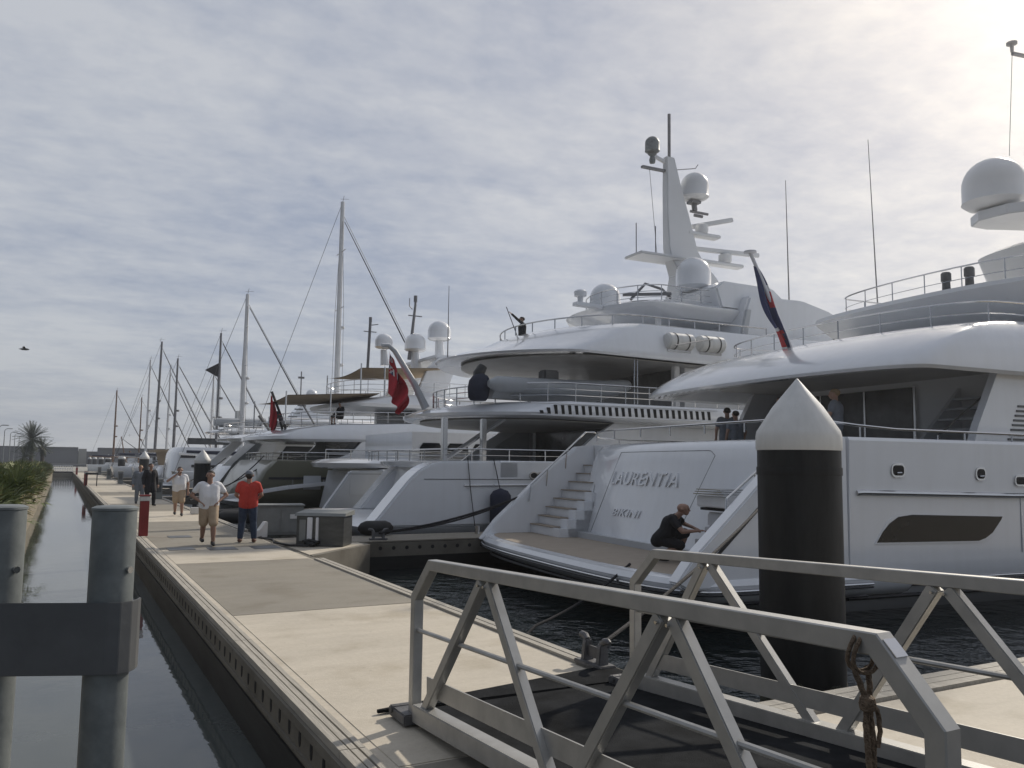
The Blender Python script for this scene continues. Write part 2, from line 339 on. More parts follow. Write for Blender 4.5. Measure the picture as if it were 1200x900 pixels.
def rail(path, h, step=1.2, bars=(), r=.022, rp=.016, n=6):
    """stanchions + top rail; path = top rail points"""
    mb = MB(); mb.tube(path, r, n)
    for f in bars: mb.tube([(p[0], p[1], p[2]-h*f) for p in path], rp*.75, 5)
    for p in resample(path, step): mb.tube([p, (p[0], p[1], p[2]-h)], rp, 6)
    return mb
def aft_path(xa, xend, hw, camber, rc, z, zs=0, n=20, near_only=False, far_end=None):
    pts = [(x, y, z+zs*(x-xa)) for x, y, _ in outl(xa, xend+10, hw, camber, rc, xs=xend+9, n=n)]
    pts = [p for p in pts if p[0] <= xend+.01]
    i0 = 0
    pts = [(xend, -hw, z+zs*(xend-xa))]+pts+[(xend, hw, z+zs*(xend-xa))]
    if near_only: pts = [p for p in pts if p[1] <= near_only]
    return pts
def dome(mb, c, r, h=None, n=20, m=None):
    h = h or r*1.1
    prof = [(r*.45, -.28*r), (r*.85, -.2*r), (r*1.03, -.05*r), (r*1.0, 0), (r, h*.45)]
    for i in range(1, 9):
        a = pi/2*i/8; prof.append((r*cos(a), h*.45+r*sin(a)*.95))
    return mb.lathe(prof, c, n, m)
def sag(a, b, s, n=14):
    a, b = Vector(a), Vector(b); return [a+(b-a)*(i/n)-Vector((0, 0, s*4*(i/n)*(1-i/n))) for i in range(n+1)]
# ================================================================== SETTING
WZ = -.7
mb = MB(); mb.add([(-1500, -300, WZ), (1500, -300, WZ), (1500, 3000, WZ), (-1500, 3000, WZ)], [(0, 1, 2, 3)])
struct(mb, 'water', 'water')
mb = MB(); mb.add([(-2500, -600, -4), (2500, -600, -4), (2500, 5000, -4), (-2500, 5000, -4)], [(0, 1, 2, 3)])
struct(mb, 'seabed', 'soil')
XL, XR = 1.78, 4.88
def pontoon(name, poly_boxes):
    mb = MB()
    for (x0, x1, y0, y1) in poly_boxes: mb.box(((x0+x1)/2, (y0+y1)/2, -.3), (x1-x0, y1-y0, .6))
    return struct(mb, name, 'dockc')
mb = MB()
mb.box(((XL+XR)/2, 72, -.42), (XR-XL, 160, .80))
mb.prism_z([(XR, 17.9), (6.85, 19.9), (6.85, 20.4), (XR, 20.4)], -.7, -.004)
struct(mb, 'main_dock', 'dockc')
# concrete paving panels of the dock deck, pale and worn ones in turn
mb = MB(); y = -6.0; seq = ['dockl', 'dockd', 'dockl', 'dockl', 'dockd', 'dockl', 'dockd', 'dockl']; i = 0
edges = [-7, -.7, 5.3, 11.3, 17.3, 20.2, 23.3]; tones = ['dockl', 'dockd', 'dockl', 'dockd', 'dockl', 'dockd']
while edges[-1] < 150: edges.append(edges[-1]+random.choice([4.0, 6.0, 6.0])); tones.append(random.choice(['dockl', 'dockl', 'dockd']))
for a, b, t in zip(edges, edges[1:], tones):
    mb.box(((XL+XR)/2+.025, (a+b)/2, .0), (XR-XL-.53, b-a-.035, .03), m=t)
struct(mb, 'dock_paving', 'dockl')
mb = MB()                                                       # pale joints and margins of the deck
mb.box(((XL+XR)/2+.0, 70, -.012), (XR-XL-.40, 154, .044), m='dockl')
mb.box((5.7, 19.6, -.006), (.01, .01, .01), m='dockl')
mb.prism_z([(XR-.02, 18.1), (6.7, 19.95), (6.7, 20.42), (XR-.02, 20.42)], -.05, .004, m='dockl')
struct(mb, 'dock_margin', 'dockl')
mb = MB()                                                       # timber edge boards
for k, (x, w) in enumerate([(XL+.035, .075), (XL+.105, .06), (XL+.168, .055)]):
    yy = -6
    while yy < 150:
        L = 3.9; mb.box((x, yy+L/2, .012+.004*(k == 0)), (w-.012, L-.012, .06)); yy += L
for k, (x, w) in enumerate([(XR-.045, .10), (XR-.15, .09)]):
    yy = 5.4
    while yy < 150:
        L = 3.9
        if not (18.2 < yy+L and yy < 22.5): mb.box((x, yy+L/2, .012), (w-.012, L-.012, .06))
        yy += L
struct(mb, 'dock_edge_boards', 'timber')
mb = MB(); yy = 4.0                                             # bolt recesses along the side
while yy < 60:
    poly = [(yy+.035*cos(a*pi/5), -.16+.07*sin(a*pi/5)) for a in range(10)]
    mb.prism_x(poly, XL-.004, XL+.03); yy += .34
struct(mb, 'dock_side_recesses', 'dark')
mb = MB(); mb.box((XL-.012, 70, -.05), (.03, 152, .07)); mb.box((XL-.01, 70, -.27), (.025, 152, .035)); struct(mb, 'dock_side_trim', 'dockc')
mb = MB(); mb.box((XL-.008, 72, -.66), (.03, 160, .66)); mb.box((XR+.004, 72, -.62), (.012, 160, .60)); mb.box((9.3, 20.42, -.58), (8.85, .012, .40)); struct(mb, 'dock_wet_shade_skirt', 'wetshade')  # added dark boxes: painted shade and wet concrete low on the dock sides
mb = MB()                                                       # side pontoon by the gangway
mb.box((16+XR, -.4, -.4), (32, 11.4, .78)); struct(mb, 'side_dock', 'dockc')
mb = MB(); x = XR+.05
while x < 36: mb.box((x+3, -.75, 0), (5.97, 11.3, .03), m='dockl'); x += 6
struct(mb, 'side_dock_paving', 'dockl')
mb = MB()
for k, y in enumerate((5.25, 5.12, 4.99)):
    x = XR+.02
    while x < 36: mb.box((x+1.95, y, .014+.002*k), (3.88, .115, .05)); x += 3.9
struct(mb, 'side_dock_boards', 'timber')
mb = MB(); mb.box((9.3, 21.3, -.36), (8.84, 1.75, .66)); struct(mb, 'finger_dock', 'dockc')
mb = MB(); mb.box((9.3, 21.3, 0), (8.8, 1.7, .03)); struct(mb, 'finger_dock_paving', 'dockd')
mb = MB(); x = 5.5
while x < 13.5:
    poly = [(x+.05*cos(a*pi/4), -.17+.05*sin(a*pi/4)) for a in range(8)]; mb.prism_y(poly, 20.418, 20.45); x += .36
struct(mb, 'finger_dock_recesses', 'dark')
mb = MB(); mb._m('dockc')
for yy in (49.5, 64, 88, 103, 118, 133): mb.box((8.9, yy, -.2), (8.04, 1.0, .4), m='dockc'); mb.box((8.9, yy, .004), (8.0, .96, .02), m='dockl')
struct(mb, 'far_finger_docks', 'dockc')
# canal: seawall and bank on the left
mb = MB()
prof = [(-.95, -1.6), (-.98, .05), (-1.02, .07), (-1.02, .30), (-1.28, .32), (-1.30, -1.6)]
mb.add([(x, 2, z) for x, z in prof]+[(x, 156, z) for x, z in prof], [(i, (i+1) % 6, (i+1) % 6+6, i+6) for i in range(6)]+[(0, 1, 2, 3, 4, 5), (11, 10, 9, 8, 7, 6)])
tag(mb.build('seawall', 'seawall'), 'long tan concrete seawall along the left side of the still canal', 'wall')
mb = MB(); nx, ny = 14, 60; vs = []
for j in range(ny+1):
    for i in range(nx+1):
        x = -1.3-(i/nx)**1.6*60; y = 2+j*153/ny
        vs.append((x, y, .05+.35*min(1, (-1.3-x)/3)+random.uniform(-.06, .06)))
mb.add(vs, [(j*(nx+1)+i, j*(nx+1)+i+1, (j+1)*(nx+1)+i+1, (j+1)*(nx+1)+i) for j in range(ny) for i in range(nx)])
struct(mb, 'bank_ground', 'soil', smooth=True)
mb = MB(); mb.box((-30.4, 200, -1), (79, 96, 2.1)); struct(mb, 'quay_ground', 'walll')
mb = MB(); mb.box((0, 310, -1), (700, 50, 3)); struct(mb, 'breakwater_footing', 'wall')
mb = MB(); mb.box((-60, 303, 2.7), (129.6, 4, 5.8)); mb.box((-60, 302.8, 5.72), (129.6, 4.6, .3))
bw = tag(mb.build('harbour_wall', 'wall'), 'long grey harbour building wall behind the palms at far left', 'wall')
mb = MB(); mb.box((6.1, 303, 2.6), (2.3, 4.1, 5.6)); mb.build('end_pier', 'walll', parent=bw)
mb = MB(); mb.box((80, 304, 2.7), (139, 4, 5.8)); mb.box((80, 303.8, 5.72), (139, 4.6, .3))
bw2 = tag(mb.build('harbour_wall', 'wall'), 'grey breakwater wall on the horizon behind the row of white pile caps', 'wall')
mb = MB(); mb.box((9, 306, 2.1), (12, 3, 5)); tag(mb.build('harbour_wall', 'wall'), 'low grey wall closing the gap between the two harbour walls', 'wall')
# footbridge over the canal end
fb = empty('footbridge', (0, 0, 0), 0, 'low dark footbridge with white railings crossing the far end of the canal', 'bridge')
mb = MB(); mb.box((.4, 150, -.05), (2.76, 2.0, .22)); mb.build('deck', 'black', fb)
for yy in (149.1, 150.9):
    rail([(-.95, yy, 1.0), (1.75, yy, 1.0)], 1.0, .34, (.5,), .05, .04).build('railing', 'wht', fb)

# ---------------------------------------------------------------- plants, palms
def frond_fan(mb, c, az, el, L, n=9, w=.10, m='leaf'):
    """a petiole ending in a fan of narrow pleated leaflets"""
    d = Vector((cos(az)*cos(el), sin(az)*cos(el), sin(el))); c = Vector(c)
    tip = c+d*L*.55+Vector((0, 0, -.05*L)); mb.tube([c, c+d*L*.3, tip], .012, 3, m=m)
    sd = d.cross(Vector((0, 0, 1))).normalized(); up = sd.cross(d).normalized()
    for k in range(n):
        a = R(-95+190*k/(n-1)); dr = d*cos(a)+sd*sin(a); dr = (dr+up*random.uniform(-.1, .22)).normalized()
        l = L*.5*random.uniform(.8, 1.1); e = tip+dr*l+Vector((0, 0, -.25*l*random.random())); p = dr.cross(up).normalized()*w*.5
        md = tip+dr*l*.5
        mb.add([tip, md-p, e, md+p], [(0, 1, 2, 3)], m)
def fan_palm(seed):
    random.seed(seed); mb = MB()
    for st in range(7):
        bx, by = random.uniform(-.9, .9), random.uniform(-1.0, 1.0); hh = random.uniform(.15, .8)
        for k in range(30):
            el = R(random.uniform(-15, 80)); frond_fan(mb, (bx, by, hh), random.uniform(0, 2*pi), el, random.uniform(.8, 1.35), 9, .075,
                                                     'leafy' if random.random() < .13 else 'leaf')
    return mb.build('fan_palm', 'leaf')
fps = [fan_palm(s) for s in (3, 8, 21)]
random.seed(5); first = [True]*3; y = 17.0; idx = 0
spots = []
while y < 138:
    for xo in (-2.35, -4.3):
        spots.append((xo+random.uniform(-.3, .3), y+random.uniform(-.5, .5)))
    y += 2.7 if y < 60 else 5.5
for (x, yy) in spots:
    k = idx % 3; o = fps[k] if first[k] else copy_tree(fps[k]); first[k] = False
    o.location = (x, yy, .1); o.rotation_euler = (0, 0, random.uniform(0, 6.28)); s_ = random.uniform(.82, 1.08); o.scale = (s_*.95, s_, s_)
    tag(o, 'bushy green fan palm with some yellow leaves in the hedge along the seawall', 'shrub', 'fan palms in the hedge on the left bank'); idx += 1
def date_palm(loc, h, r, label, n=70, skirt=True):
    root = empty('palm_tree', loc, 0, label, 'palm tree')
    mb = MB(); mb.tube([(0, 0, 0), (.05, 0, h*.5), (0, 0, h)], [.34, .28, .26], 10); mb.build('trunk', 'trunk', root, smooth=True)
    mb = MB()
    for k in range(n):
        az = random.uniform(0, 2*pi); el = R(random.uniform(-35, 85)) if k % 4 else R(random.uniform(-80, -30))
        L = r*random.uniform(.8, 1.1)*(1 if el > -.6 else .75); d = Vector((cos(az)*cos(el), sin(az)*cos(el), sin(el))); P = []; p = Vector((0, 0, h))
        for q in range(7): P.append(p.copy()); p = p+d*L/6; d = (d+Vector((0, 0, -.11))).normalized()
        for q in range(6):
            a, b = P[q], P[q+1]; t = (b-a).normalized(); s_ = t.cross(Vector((0, 0, 1))); s_ = s_.normalized() if s_.length > .01 else Vector((1, 0, 0)); wd = .34*r/2.2*sin(pi*(q+.8)/7)
            for sg in (-1, 1):
                for z_ in range(3):
                    c = a+(b-a)*(z_/3); mb.add([c, c+(b-a)*.14, c+s_*sg*wd+t*wd*.8+Vector((0, 0, -.12*wd))], [(0, 1, 2)])
            mb.tube([a, b], .025, 3)
    mb.build('crown', 'leafd', root); return root
date_palm((-4.1, 150, .1), 4.9, 2.9, 'tall dark date palm with upright feathery crown above the hedge', 150)
date_palm((-2.6, 152, .1), 3.6, 1.9, 'shorter dark palm at the right foot of the tall date palm', 70)
date_palm((-4.9, 147, .1), 2.2, 1.9, 'squat round dark palm under the crown of the tall date palm', 70)
def lamp_post(loc, h, lab):
    root = empty('street_lamp', loc, 0, lab, 'street lamp', 'street lamps along the quay')
    mb = MB(); mb.tube([(0, 0, 0), (0, 0, h*.5), (0, 0, h-.3), (.25, 0, h), (.5, 0, h+.05)], [.10, .08, .06, .05, .05], 8); mb.build('pole', 'galv', root, smooth=True)
    MB().box((.8, 0, h+.06), (.9, .32, .12)).build('lamp_head', 'galv', root, bevel=.03); return root
for (x, yy, h, lab) in [(-9.4, 180, 7.4, 'nearest tall street lamp, left of the rest beside the palms'), (-9.6, 205, 7.5, 'second street lamp from the left edge behind the hedge'),
                        (-9.85, 230, 7.8, 'third street lamp from the left edge behind the hedge'), (-10.1, 260, 8.1, 'street lamp standing closest to the tall palm crown'), (-8.6, 150, 7.0, 'street lamp cut by the left edge of the photo')]:
    lamp_post((x, yy, .05), h, lab)

# ================================================================== FOREGROUND
# gangway with its two truss sides
def gsl(y): return .06+.055*(6.1-y)
def gtop(y): return 1.24+.042*(5.9-y)
gw = empty('gangway', (3.55, 6.1, 0), 0, 'aluminium truss gangway ramp with black deck landing on the pale dock', 'gangway')
def gp(x, y, z): return (x-3.55, y-6.1, z)
def truss(X, name, y_end, peaks, feet):
    root = bpy.data.objects.new('railing', None); COL.objects.link(root); root.parent = gw
    t = .085; ny = (1, 0, 0)
    def bm(name, a, b, w=t, h=t, m='alu', bev=.006): 
        q = MB(); q.beam(gp(X, *a), gp(X, *b), w, h, side=ny); return q.build(name, m, root, bevel=bev)
    q = MB(); fr = [(6.12, gsl(6.12)-.02), (6.12, .965), (5.82, gtop(5.82)), (y_end+.22, gtop(y_end+.22)), (y_end, gtop(y_end)-.24), (y_end, gsl(y_end)-.12)]
    rings = []
    for i, (yy_, zz_) in enumerate(fr):
        d0 = Vector((fr[i][0]-fr[max(0, i-1)][0], fr[i][1]-fr[max(0, i-1)][1])); d1 = Vector((fr[min(5, i+1)][0]-fr[i][0], fr[min(5, i+1)][1]-fr[i][1]))
        d0 = d0.normalized() if d0.length > 0 else d1.normalized(); d1 = d1.normalized() if d1.length > 0 else d0
        n0 = Vector((-d0.y, d0.x)); n1 = Vector((-d1.y, d1.x)); mn = (n0+n1).normalized(); mn = mn/mn.dot(n0)*.039; c_ = .005
        P_ = lambda sx, k, X=X, yy_=yy_, zz_=zz_, mn=mn: gp(X+sx, yy_+mn.x*k, zz_+mn.y*k)
        rings.append([P_(-.039+c_, -1), P_(.039-c_, -1), P_(.039, -.87), P_(.039, .87), P_(.039-c_, 1), P_(-.039+c_, 1), P_(-.039, .87), P_(-.039, -.87)])
    q.loft(rings); q.build('frame', 'alu', root)
    for (pk, fa, fb) in zip(peaks, feet[:-1], feet[1:]):
        bm('brace', (fa-.06, gsl(fa)+.03), (pk+.035, gtop(pk)-.045), .07, .078); bm('brace', (pk-.045, gtop(pk)-.045), (fb+.06, gsl(fb)+.03), .066, .078)
    q = MB()
    for yy_ in peaks+feet[1:-1]:
        zz_ = gtop(yy_)-.075 if yy_ in peaks else gsl(yy_)+.10
        for dy in (-.04, .04):
            for sx in (-1, 1): q.tube([gp(X+sx*.036, yy_+dy, zz_), gp(X+sx*.052, yy_+dy, zz_)], .009, 6)
    q.build('bolt', 'steel', root)
    y0, y1 = 6.08, y_end+.04
    q = MB(); q.tube([gp(X, y0, gsl(y0)+.66), gp(X, y1, gsl(y1)+.62)], .017, 8); q.build('mid_rail', 'alu', root, smooth=True)
    sgn = 1 if X < 3.5 else -1
    q = MB(); q.beam(gp(X+.02*sgn, y0-.15, gsl(y0-.15)+.27), gp(X+.02*sgn, y1, gsl(y1)+.27), .012, .13, side=ny); q.build('kick_board', 'alu', root)
    q = MB(); q.beam(gp(X, y0-.05, gsl(y0)+.06), gp(X, y1-1.4, gsl(y1-1.4)+.06), .12, .13, side=ny); q.build('bottom_chord', 'alu', root, bevel=.006)
truss(2.5, 'near', 1.73, [4.93, 3.07], [6.02, 4.0, 2.15])
truss(4.6, 'far', -.45, [5.17, 3.15, 1.05], [6.02, 4.0, 2.1, .05])
q = MB(); q.add([gp(2.57, 6.35, .045), gp(4.53, 6.35, .045), gp(4.53, -1, gsl(-1)+.10), gp(2.57, -1, gsl(-1)+.10), gp(2.57, 6.35, .02), gp(4.53, 6.35, .02), gp(4.53, -1, gsl(-1)+.04), gp(2.57, -1, gsl(-1)+.04)],
              [(0, 1, 2, 3), (7, 6, 5, 4), (0, 4, 5, 1), (1, 5, 6, 2), (2, 6, 7, 3), (3, 7, 4, 0)]); q.build('ramp_deck', 'ramp', gw)
q = MB(); q.prism_z([(2.32-3.55, .34), (2.32-3.55, .72-.35), (4.85-3.55, .80), (4.85-3.55, .25)], .028, .052); q.build('landing_plate', 'ramp', gw)
for X in (2.5, 4.6):
    q = MB(); q.box(gp(X-.02, 6.2, .07), (.2, .34, .08)); q.tube([gp(X-.13, 6.3, .09), gp(X+.13, 6.3, .09)], .035, 10); q.build('roller_foot', 'cast', gw, bevel=.01)
q = MB(); q.beam(gp(2.5, 1.915, gtop(1.915)+.020), gp(2.5, 1.865, gtop(1.865)-.032), .06, .006, side=(1, 0, 0)); q.build('name_plate', 'steel', gw)
# rope tied round the gangway rail
rp = MB(); RX, RY = 2.5, 2.03
rp.tube([(RX+.062*cos(t), RY+.01*sin(2*t), 1.365+.068*sin(t)) for t in [i*pi/8 for i in range(17)]], .008, 7)
rp.tube([(RX+.060*cos(t), RY-.022+.01*sin(2*t), 1.362+.068*sin(t)) for t in [i*pi/8 for i in range(17)]], .008, 7)
def strand(pts, r0, twist=9, amp=.006):
    P_ = resample(pts, .018)
    for ph in (0, 2.1, 4.2): rp.tube([(p[0]+amp*cos(i*.9+ph), p[1]+amp*sin(i*.9+ph), p[2]) for i, p in enumerate(P_)], r0*.62, 6)
strand([(RX-.045, RY, 1.33), (RX-.035, RY-.02, 1.27), (RX-.01, RY-.03, 1.20), (RX-.018, RY-.03, 1.12), (RX-.012, RY-.035, .98), (RX-.014, RY-.04, .80), (RX-.01, RY-.04, .5)], .012, amp=.0045)
strand([(RX+.035, RY, 1.31), (RX+.02, RY-.02, 1.25), (RX+.0, RY-.03, 1.19), (RX+.008, RY-.035, 1.10), (RX+.006, RY-.04, .95), (RX+.008, RY-.045, .62)], .011, amp=.0045)
strand([(RX+.0, RY-.035, 1.20), (RX+.026, RY-.045, 1.17), (RX+.028, RY-.05, 1.10), (RX+.012, RY-.05, 1.05)], .009, amp=.0035)
rp.lathe([(.012, -.03), (.026, -.02), (.03, 0), (.026, .02), (.012, .03)], (RX-.008, RY-.03, 1.195), 10)
tag(rp.build('rope', 'ropet', smooth=True), 'frayed tan rope tied to the near end of the gangway top rail', 'rope')
# galvanised guard posts with plate
gd = empty('guard_frame', (0.18, 3.3, 0), 0, 'pair of round galvanised posts joined by a dark steel plate at lower left', 'guard frame')
def gq(x, y, z): return (x-.18, y-3.3, z)
for (x, yy, rad) in ((.18, 3.265, .073), (-.165, 3.41, .073)):
    q = MB(); q.lathe([(rad, -2.6), (rad, 1.822), (rad+.003, 1.824), (rad+.003, 1.832), (rad-.01, 1.838)], gq(x, yy, 0), 40); q.build('post', 'galv', gd, smooth=True)
for (x, yy) in ((.18, 3.265), (-.165, 3.41)):
    q = MB(); q.tube([gq(x+.048, yy-.055, 1.62), gq(x+.056, yy-.066, 1.62)], .012, 8); q.build('bolt', 'steel', gd)
q = MB(); d = Vector((.345, -.145, 0)).normalized(); n_ = Vector((-.145, -.345, 0)).normalized()*1
a0 = Vector((-.62, 3.62, 0)); a1 = Vector((.235, 3.255, 0)); off = n_*.088
path = [a0+off, a1-d*.03+off, a1+d*.005+off*.93, a1+d*.028+off*.6, a1+d*.034+off*.15, a1+d*.030-off*.3]
th = .008; outer = []; 
for i, p in enumerate(path):
    t = (path[min(i+1, len(path)-1)]-path[max(0, i-1)]).normalized(); nn = Vector((t.y, -t.x, 0)); outer.append(p+nn*th)
poly = [(p.x-.18, p.y-3.3) for p in path]+[(p.x-.18, p.y-3.3) for p in outer[::-1]]
q.prism_z(poly, 1.275, 1.515); q.build('plate', 'galvd', gd, bevel=.002)

# piles
def pile(loc, label, r=.465, top=3.03):
    root = empty('mooring_pile', (loc[0], loc[1], 0), 0, label, 'pile', 'black mooring piles with white conical caps')
    q = MB(); q.lathe([(r*.985, -3.5), (r*.985, 2.24)], (0, 0, 0), 48); q.build('sleeve', 'pile', root, smooth=True)
    q = MB(); q.lathe([(r*.99, -1.2), (r*1.004, -1.1), (r*1.012, -.75), (r*1.008, -.55), (r*.992, -.36)], (0, 0, 0), 48); q.v = [(x, y, z+(.05*sin(7*math.atan2(y, x))+.03*sin(17*math.atan2(y, x)) if z > -.6 else 0)) for x, y, z in q.v]; q.build('weed_band', 'weed', root, smooth=True)
    q = MB(); q.lathe([(r*1.003, .02), (r*1.006, .03), (r*1.006, .10), (r*1.003, .11)], (0, 0, 1.9), 48); q.build('joint_ring', 'pile', root, smooth=True)
    q = MB(); q.lathe([(r*1.0, 2.20), (r*1.015, 2.22), (r*1.015, 2.36), (r*.985, 2.42), (r*.60, 2.70), (r*.05, top-.02), (.005, top)], (0, 0, 0), 48); q.build('cap', 'cone', root, smooth=True, angle=50)
    return root
pl = pile((7.43, 6.80), 'huge black mooring pile with white cone cap beside the gangway')
for (x, yy, lab) in [(7.4, 52, 'black pile with white cone just left of the man with hands on hips'), (7.4, 91, 'second nearest of the distant black piles, behind the dark clothed walker'), (7.4, 126, 'third of the distant black piles along the dock'),
                     (7.4, 163, 'fourth of the distant black piles along the dock'), (7.4, 192, 'fifth of the distant black piles along the dock'), (7.4, 229, 'sixth of the distant black piles along the dock'), (7.4, 270, 'farthest black pile near the end of the dock')]:
    copy_tree(pl, (x, yy, -.35 if yy < 60 else -.1), 0, lab)
# red service posts
def red_post(loc, rz, label):
    root = empty('service_post', loc, rz, label, 'service post', 'red service posts on the dock edge')
    q = MB(); q.box((0, 0, .47), (.22, .20, .90)); q.box((0, -.105, .45), (.035, .02, .8)); q.box((.07, -.103, .45), (.02, .015, .8)); q.build('column', 'red', root, bevel=.008)
    q = MB(); q.box((0, 0, .985), (.24, .22, .12)); q.build('head', 'cone', root, bevel=.01)
    q = MB(); q.box((0, 0, 1.06), (.27, .25, .035)); q.build('lid', 'red', root, bevel=.008); return root
rpst = red_post((1.99, 23.7, .02), 0, 'red service post with white head beside the galvanised guard post')
copy_tree(rpst, (1.75, 70.5, .02), .2, 'red service post next to the small dark table')
copy_tree(rpst, (1.9, 120, .02), .1, 'red service post farthest along the dock near the footbridge')
tb = empty('dock_table', (2.12, 69.8, .02), 0, 'small dark table standing beside the distant red post', 'table')
MB().box((0, 0, .92), (.85, .7, .14)).build('table_top', 'black', tb)
for sx in (-.36, .36):
    for sy in (-.28, .28): MB().box((sx, sy, .43), (.05, .05, .86)).build('leg', 'black', tb)
# cleats
def cleat(loc, rz, label, s=1.0):
    root = empty('mooring_cleat', loc, rz, label, 'cleat')
    q = MB(); q.box((0, 0, .02), (.20, .46, .04)); q.build('base', 'cast', root, bevel=.008)
    for sy in (-.13, .13):
        q = MB(); q.prism_y([(-.06, .03), (.06, .03), (.045, .20), (.03, .24), (-.03, .24), (-.045, .20)], sy-.035, sy+.035); q.build('horn', 'cast', root, bevel=.01)
        q = MB(); q.tube([(0, sy, .23), (0, sy*1.3, .262), (0, sy*1.75, .27), (0, sy*2.0, .26)], [.032, .036, .032, .02], 10); q.build('horn_tip', 'cast', root, smooth=True)
    q = MB(); q.beam((0, -.13, .13), (0, .13, .13), .03, .11, side=(1, 0, 0)); q.build('web', 'cast', root, bevel=.006)
    root.scale = (s,)*3; return root
cl = cleat((4.76, 7.0, .03), 0, 'big grey double horned cleat on the dock edge under the gangway end')
c2 = copy_tree(cl, (7.35, 20.75, .02), R(80), 'grey cleat on the finger dock holding the black mooring lines')
c2 = copy_tree(cl, (4.7, 33.6, .03), 0, 'small cleat on the dock edge behind the bearded man')
# cabinets on the dock
cb = empty('power_cabinet', (5.72, 20.0, 0), R(-34), 'shiny steel cabinet with slanted lid at the finger dock root', 'cabinet')
q = MB(); q.box((0, 0, .37), (1.15, .72, .70)); q.build('body', 'inox', cb, bevel=.01)
q = MB(); q.prism_x([(-.40, .72), (.40, .72), (.40, .84), (-.34, .79)], -.62, .62); q.build('lid', 'cab', cb, bevel=.006)
q = MB(); q.box((-.24, -.385, .38), (.12, .07, .62)); q.box((-.06, -.385, .38), (.06, .07, .62)); q.build('cable_duct', 'wht', cb, bevel=.01)
q = MB(); q.box((-.42, -.37, .38), (.16, .03, .5)); q.build('door', 'cab', cb, bevel=.004)
q = MB(); q.tube([(-.3, -.45, .08), (-.1, -.52, .07), (.0, -.44, .1), (-.25, -.4, .15), (-.35, -.5, .12)], .05, 8); q.build('cable_coil', 'black', cb, smooth=True)
cb2 = empty('utility_cabinet', (5.55, 23.6, 0), R(-8), 'tall light grey cabinet behind the shiny steel one', 'cabinet')
q = MB(); q.box((-.1, 0, .39), (1.25, .7, .78)); q.build('body', 'cab', cb2, bevel=.012)
q = MB(); q.box((-.1, 0, .80), (1.32, .77, .05)); q.build('lid', 'cab', cb2, bevel=.01)
for sx in (-.41, .21): MB().box((sx, -.355, .38), (.56, .02, .62)).build('door', 'cab', cb2, bevel=.004)
MB().box((.25, -.37, .5), (.18, .012, .12)).build('sticker', 'cone', cb2)
lad = empty('step_box', (4.75, 22.6, .02), .1, 'small white plastic steps at the left end of the grey cabinet', 'steps')
q = MB(); q.prism_y([(-.15, 0), (.14, 0), (.14, .4), (.09, .4), (-.05, .2), (-.15, .17)], -.14, .14); q.build('steps', 'cone', lad, bevel=.01)
wb = MB(); wb.box((0, 0, .13), (.3, .25, .24)); tag(wb.build('bucket_box', 'cone', bevel=.02, loc=(4.5, 33.0, .02)), 'small white box on the dock at the feet of the bearded man', 'box')
mb = MB()
for (x, yy) in [(2.5, 20.2), (2.85, 23.4)]: mb.box((x, yy, .018), (.55, .62, .012))
for (x, yy) in [(3.35, 19.95), (4.3, 19.9)]: mb.box((x, yy, .018), (.6, .66, .012))
struct(mb, 'dock_hatches', 'galvd')
# ================================================================== YACHTS
def text_mesh(name, body, width, height, depth, m, parent, origin, shear=.25, lean=0.0):
    """raised lettering facing -x; origin = lower left corner seen from the stern"""
    cu = bpy.data.curves.new(name, 'FONT'); cu.body = body; cu.extrude = depth/2; cu.shear = shear; cu.space_character = 1.12; cu.offset = .0
    o = bpy.data.objects.new(name, cu); COL.objects.link(o); dg = bpy.context.evaluated_depsgraph_get()
    me = bpy.data.meshes.new_from_object(o.evaluated_get(dg)); bpy.data.objects.remove(o); bpy.data.curves.remove(cu)
    xs = [v.co.x for v in me.vertices]; ys = [v.co.y for v in me.vertices]; x0, x1, y0, y1 = min(xs), max(xs), min(ys), max(ys)
    for v in me.vertices:
        X = (v.co.x-x0)/(x1-x0)*width; Y = (v.co.y-y0)/(y1-y0)*height; Z = v.co.z
        yy_, zz_ = origin[1]-X, origin[2]+Y; v.co = (bxA(yy_, zz_)-Z-.012-origin[0], -X, Y)
    me.materials.clear(); me.materials.append(M[m]); me.name = name
    q = bpy.data.objects.new(name, me); COL.objects.link(q); q.parent = parent; q.location = origin; return q
def hull_rings(rs, xf, deck_z, xs, th=.16, camber=0.0, rc=.05, p=20, m=18, tip=.02):
    """rs: (z, xa, hw). outer skin up, over the bulwark cap, down inside to the deck"""
    R_ = []
    for (z, xa, hw) in rs: R_.append(outl(xa, xf+(z-rs[0][0])*.9, hw, camber, rc, p, xs, n=12, m=m, z=z, tip=tip))
    z, xa, hw = rs[-1]
    R_.append(outl(xa+th, xf+(z-rs[0][0])*.9-.4, hw-th, camber, rc, p, xs, n=12, m=m, z=z, tip=tip)); R_.append(outl(xa+th, xf+(z-rs[0][0])*.9-.4, hw-th, camber, rc, p, xs, n=12, m=m, z=deck_z, tip=tip))
    return MB().loft(R_, True, True)
BW = dict(p=12.0, tip=.97)
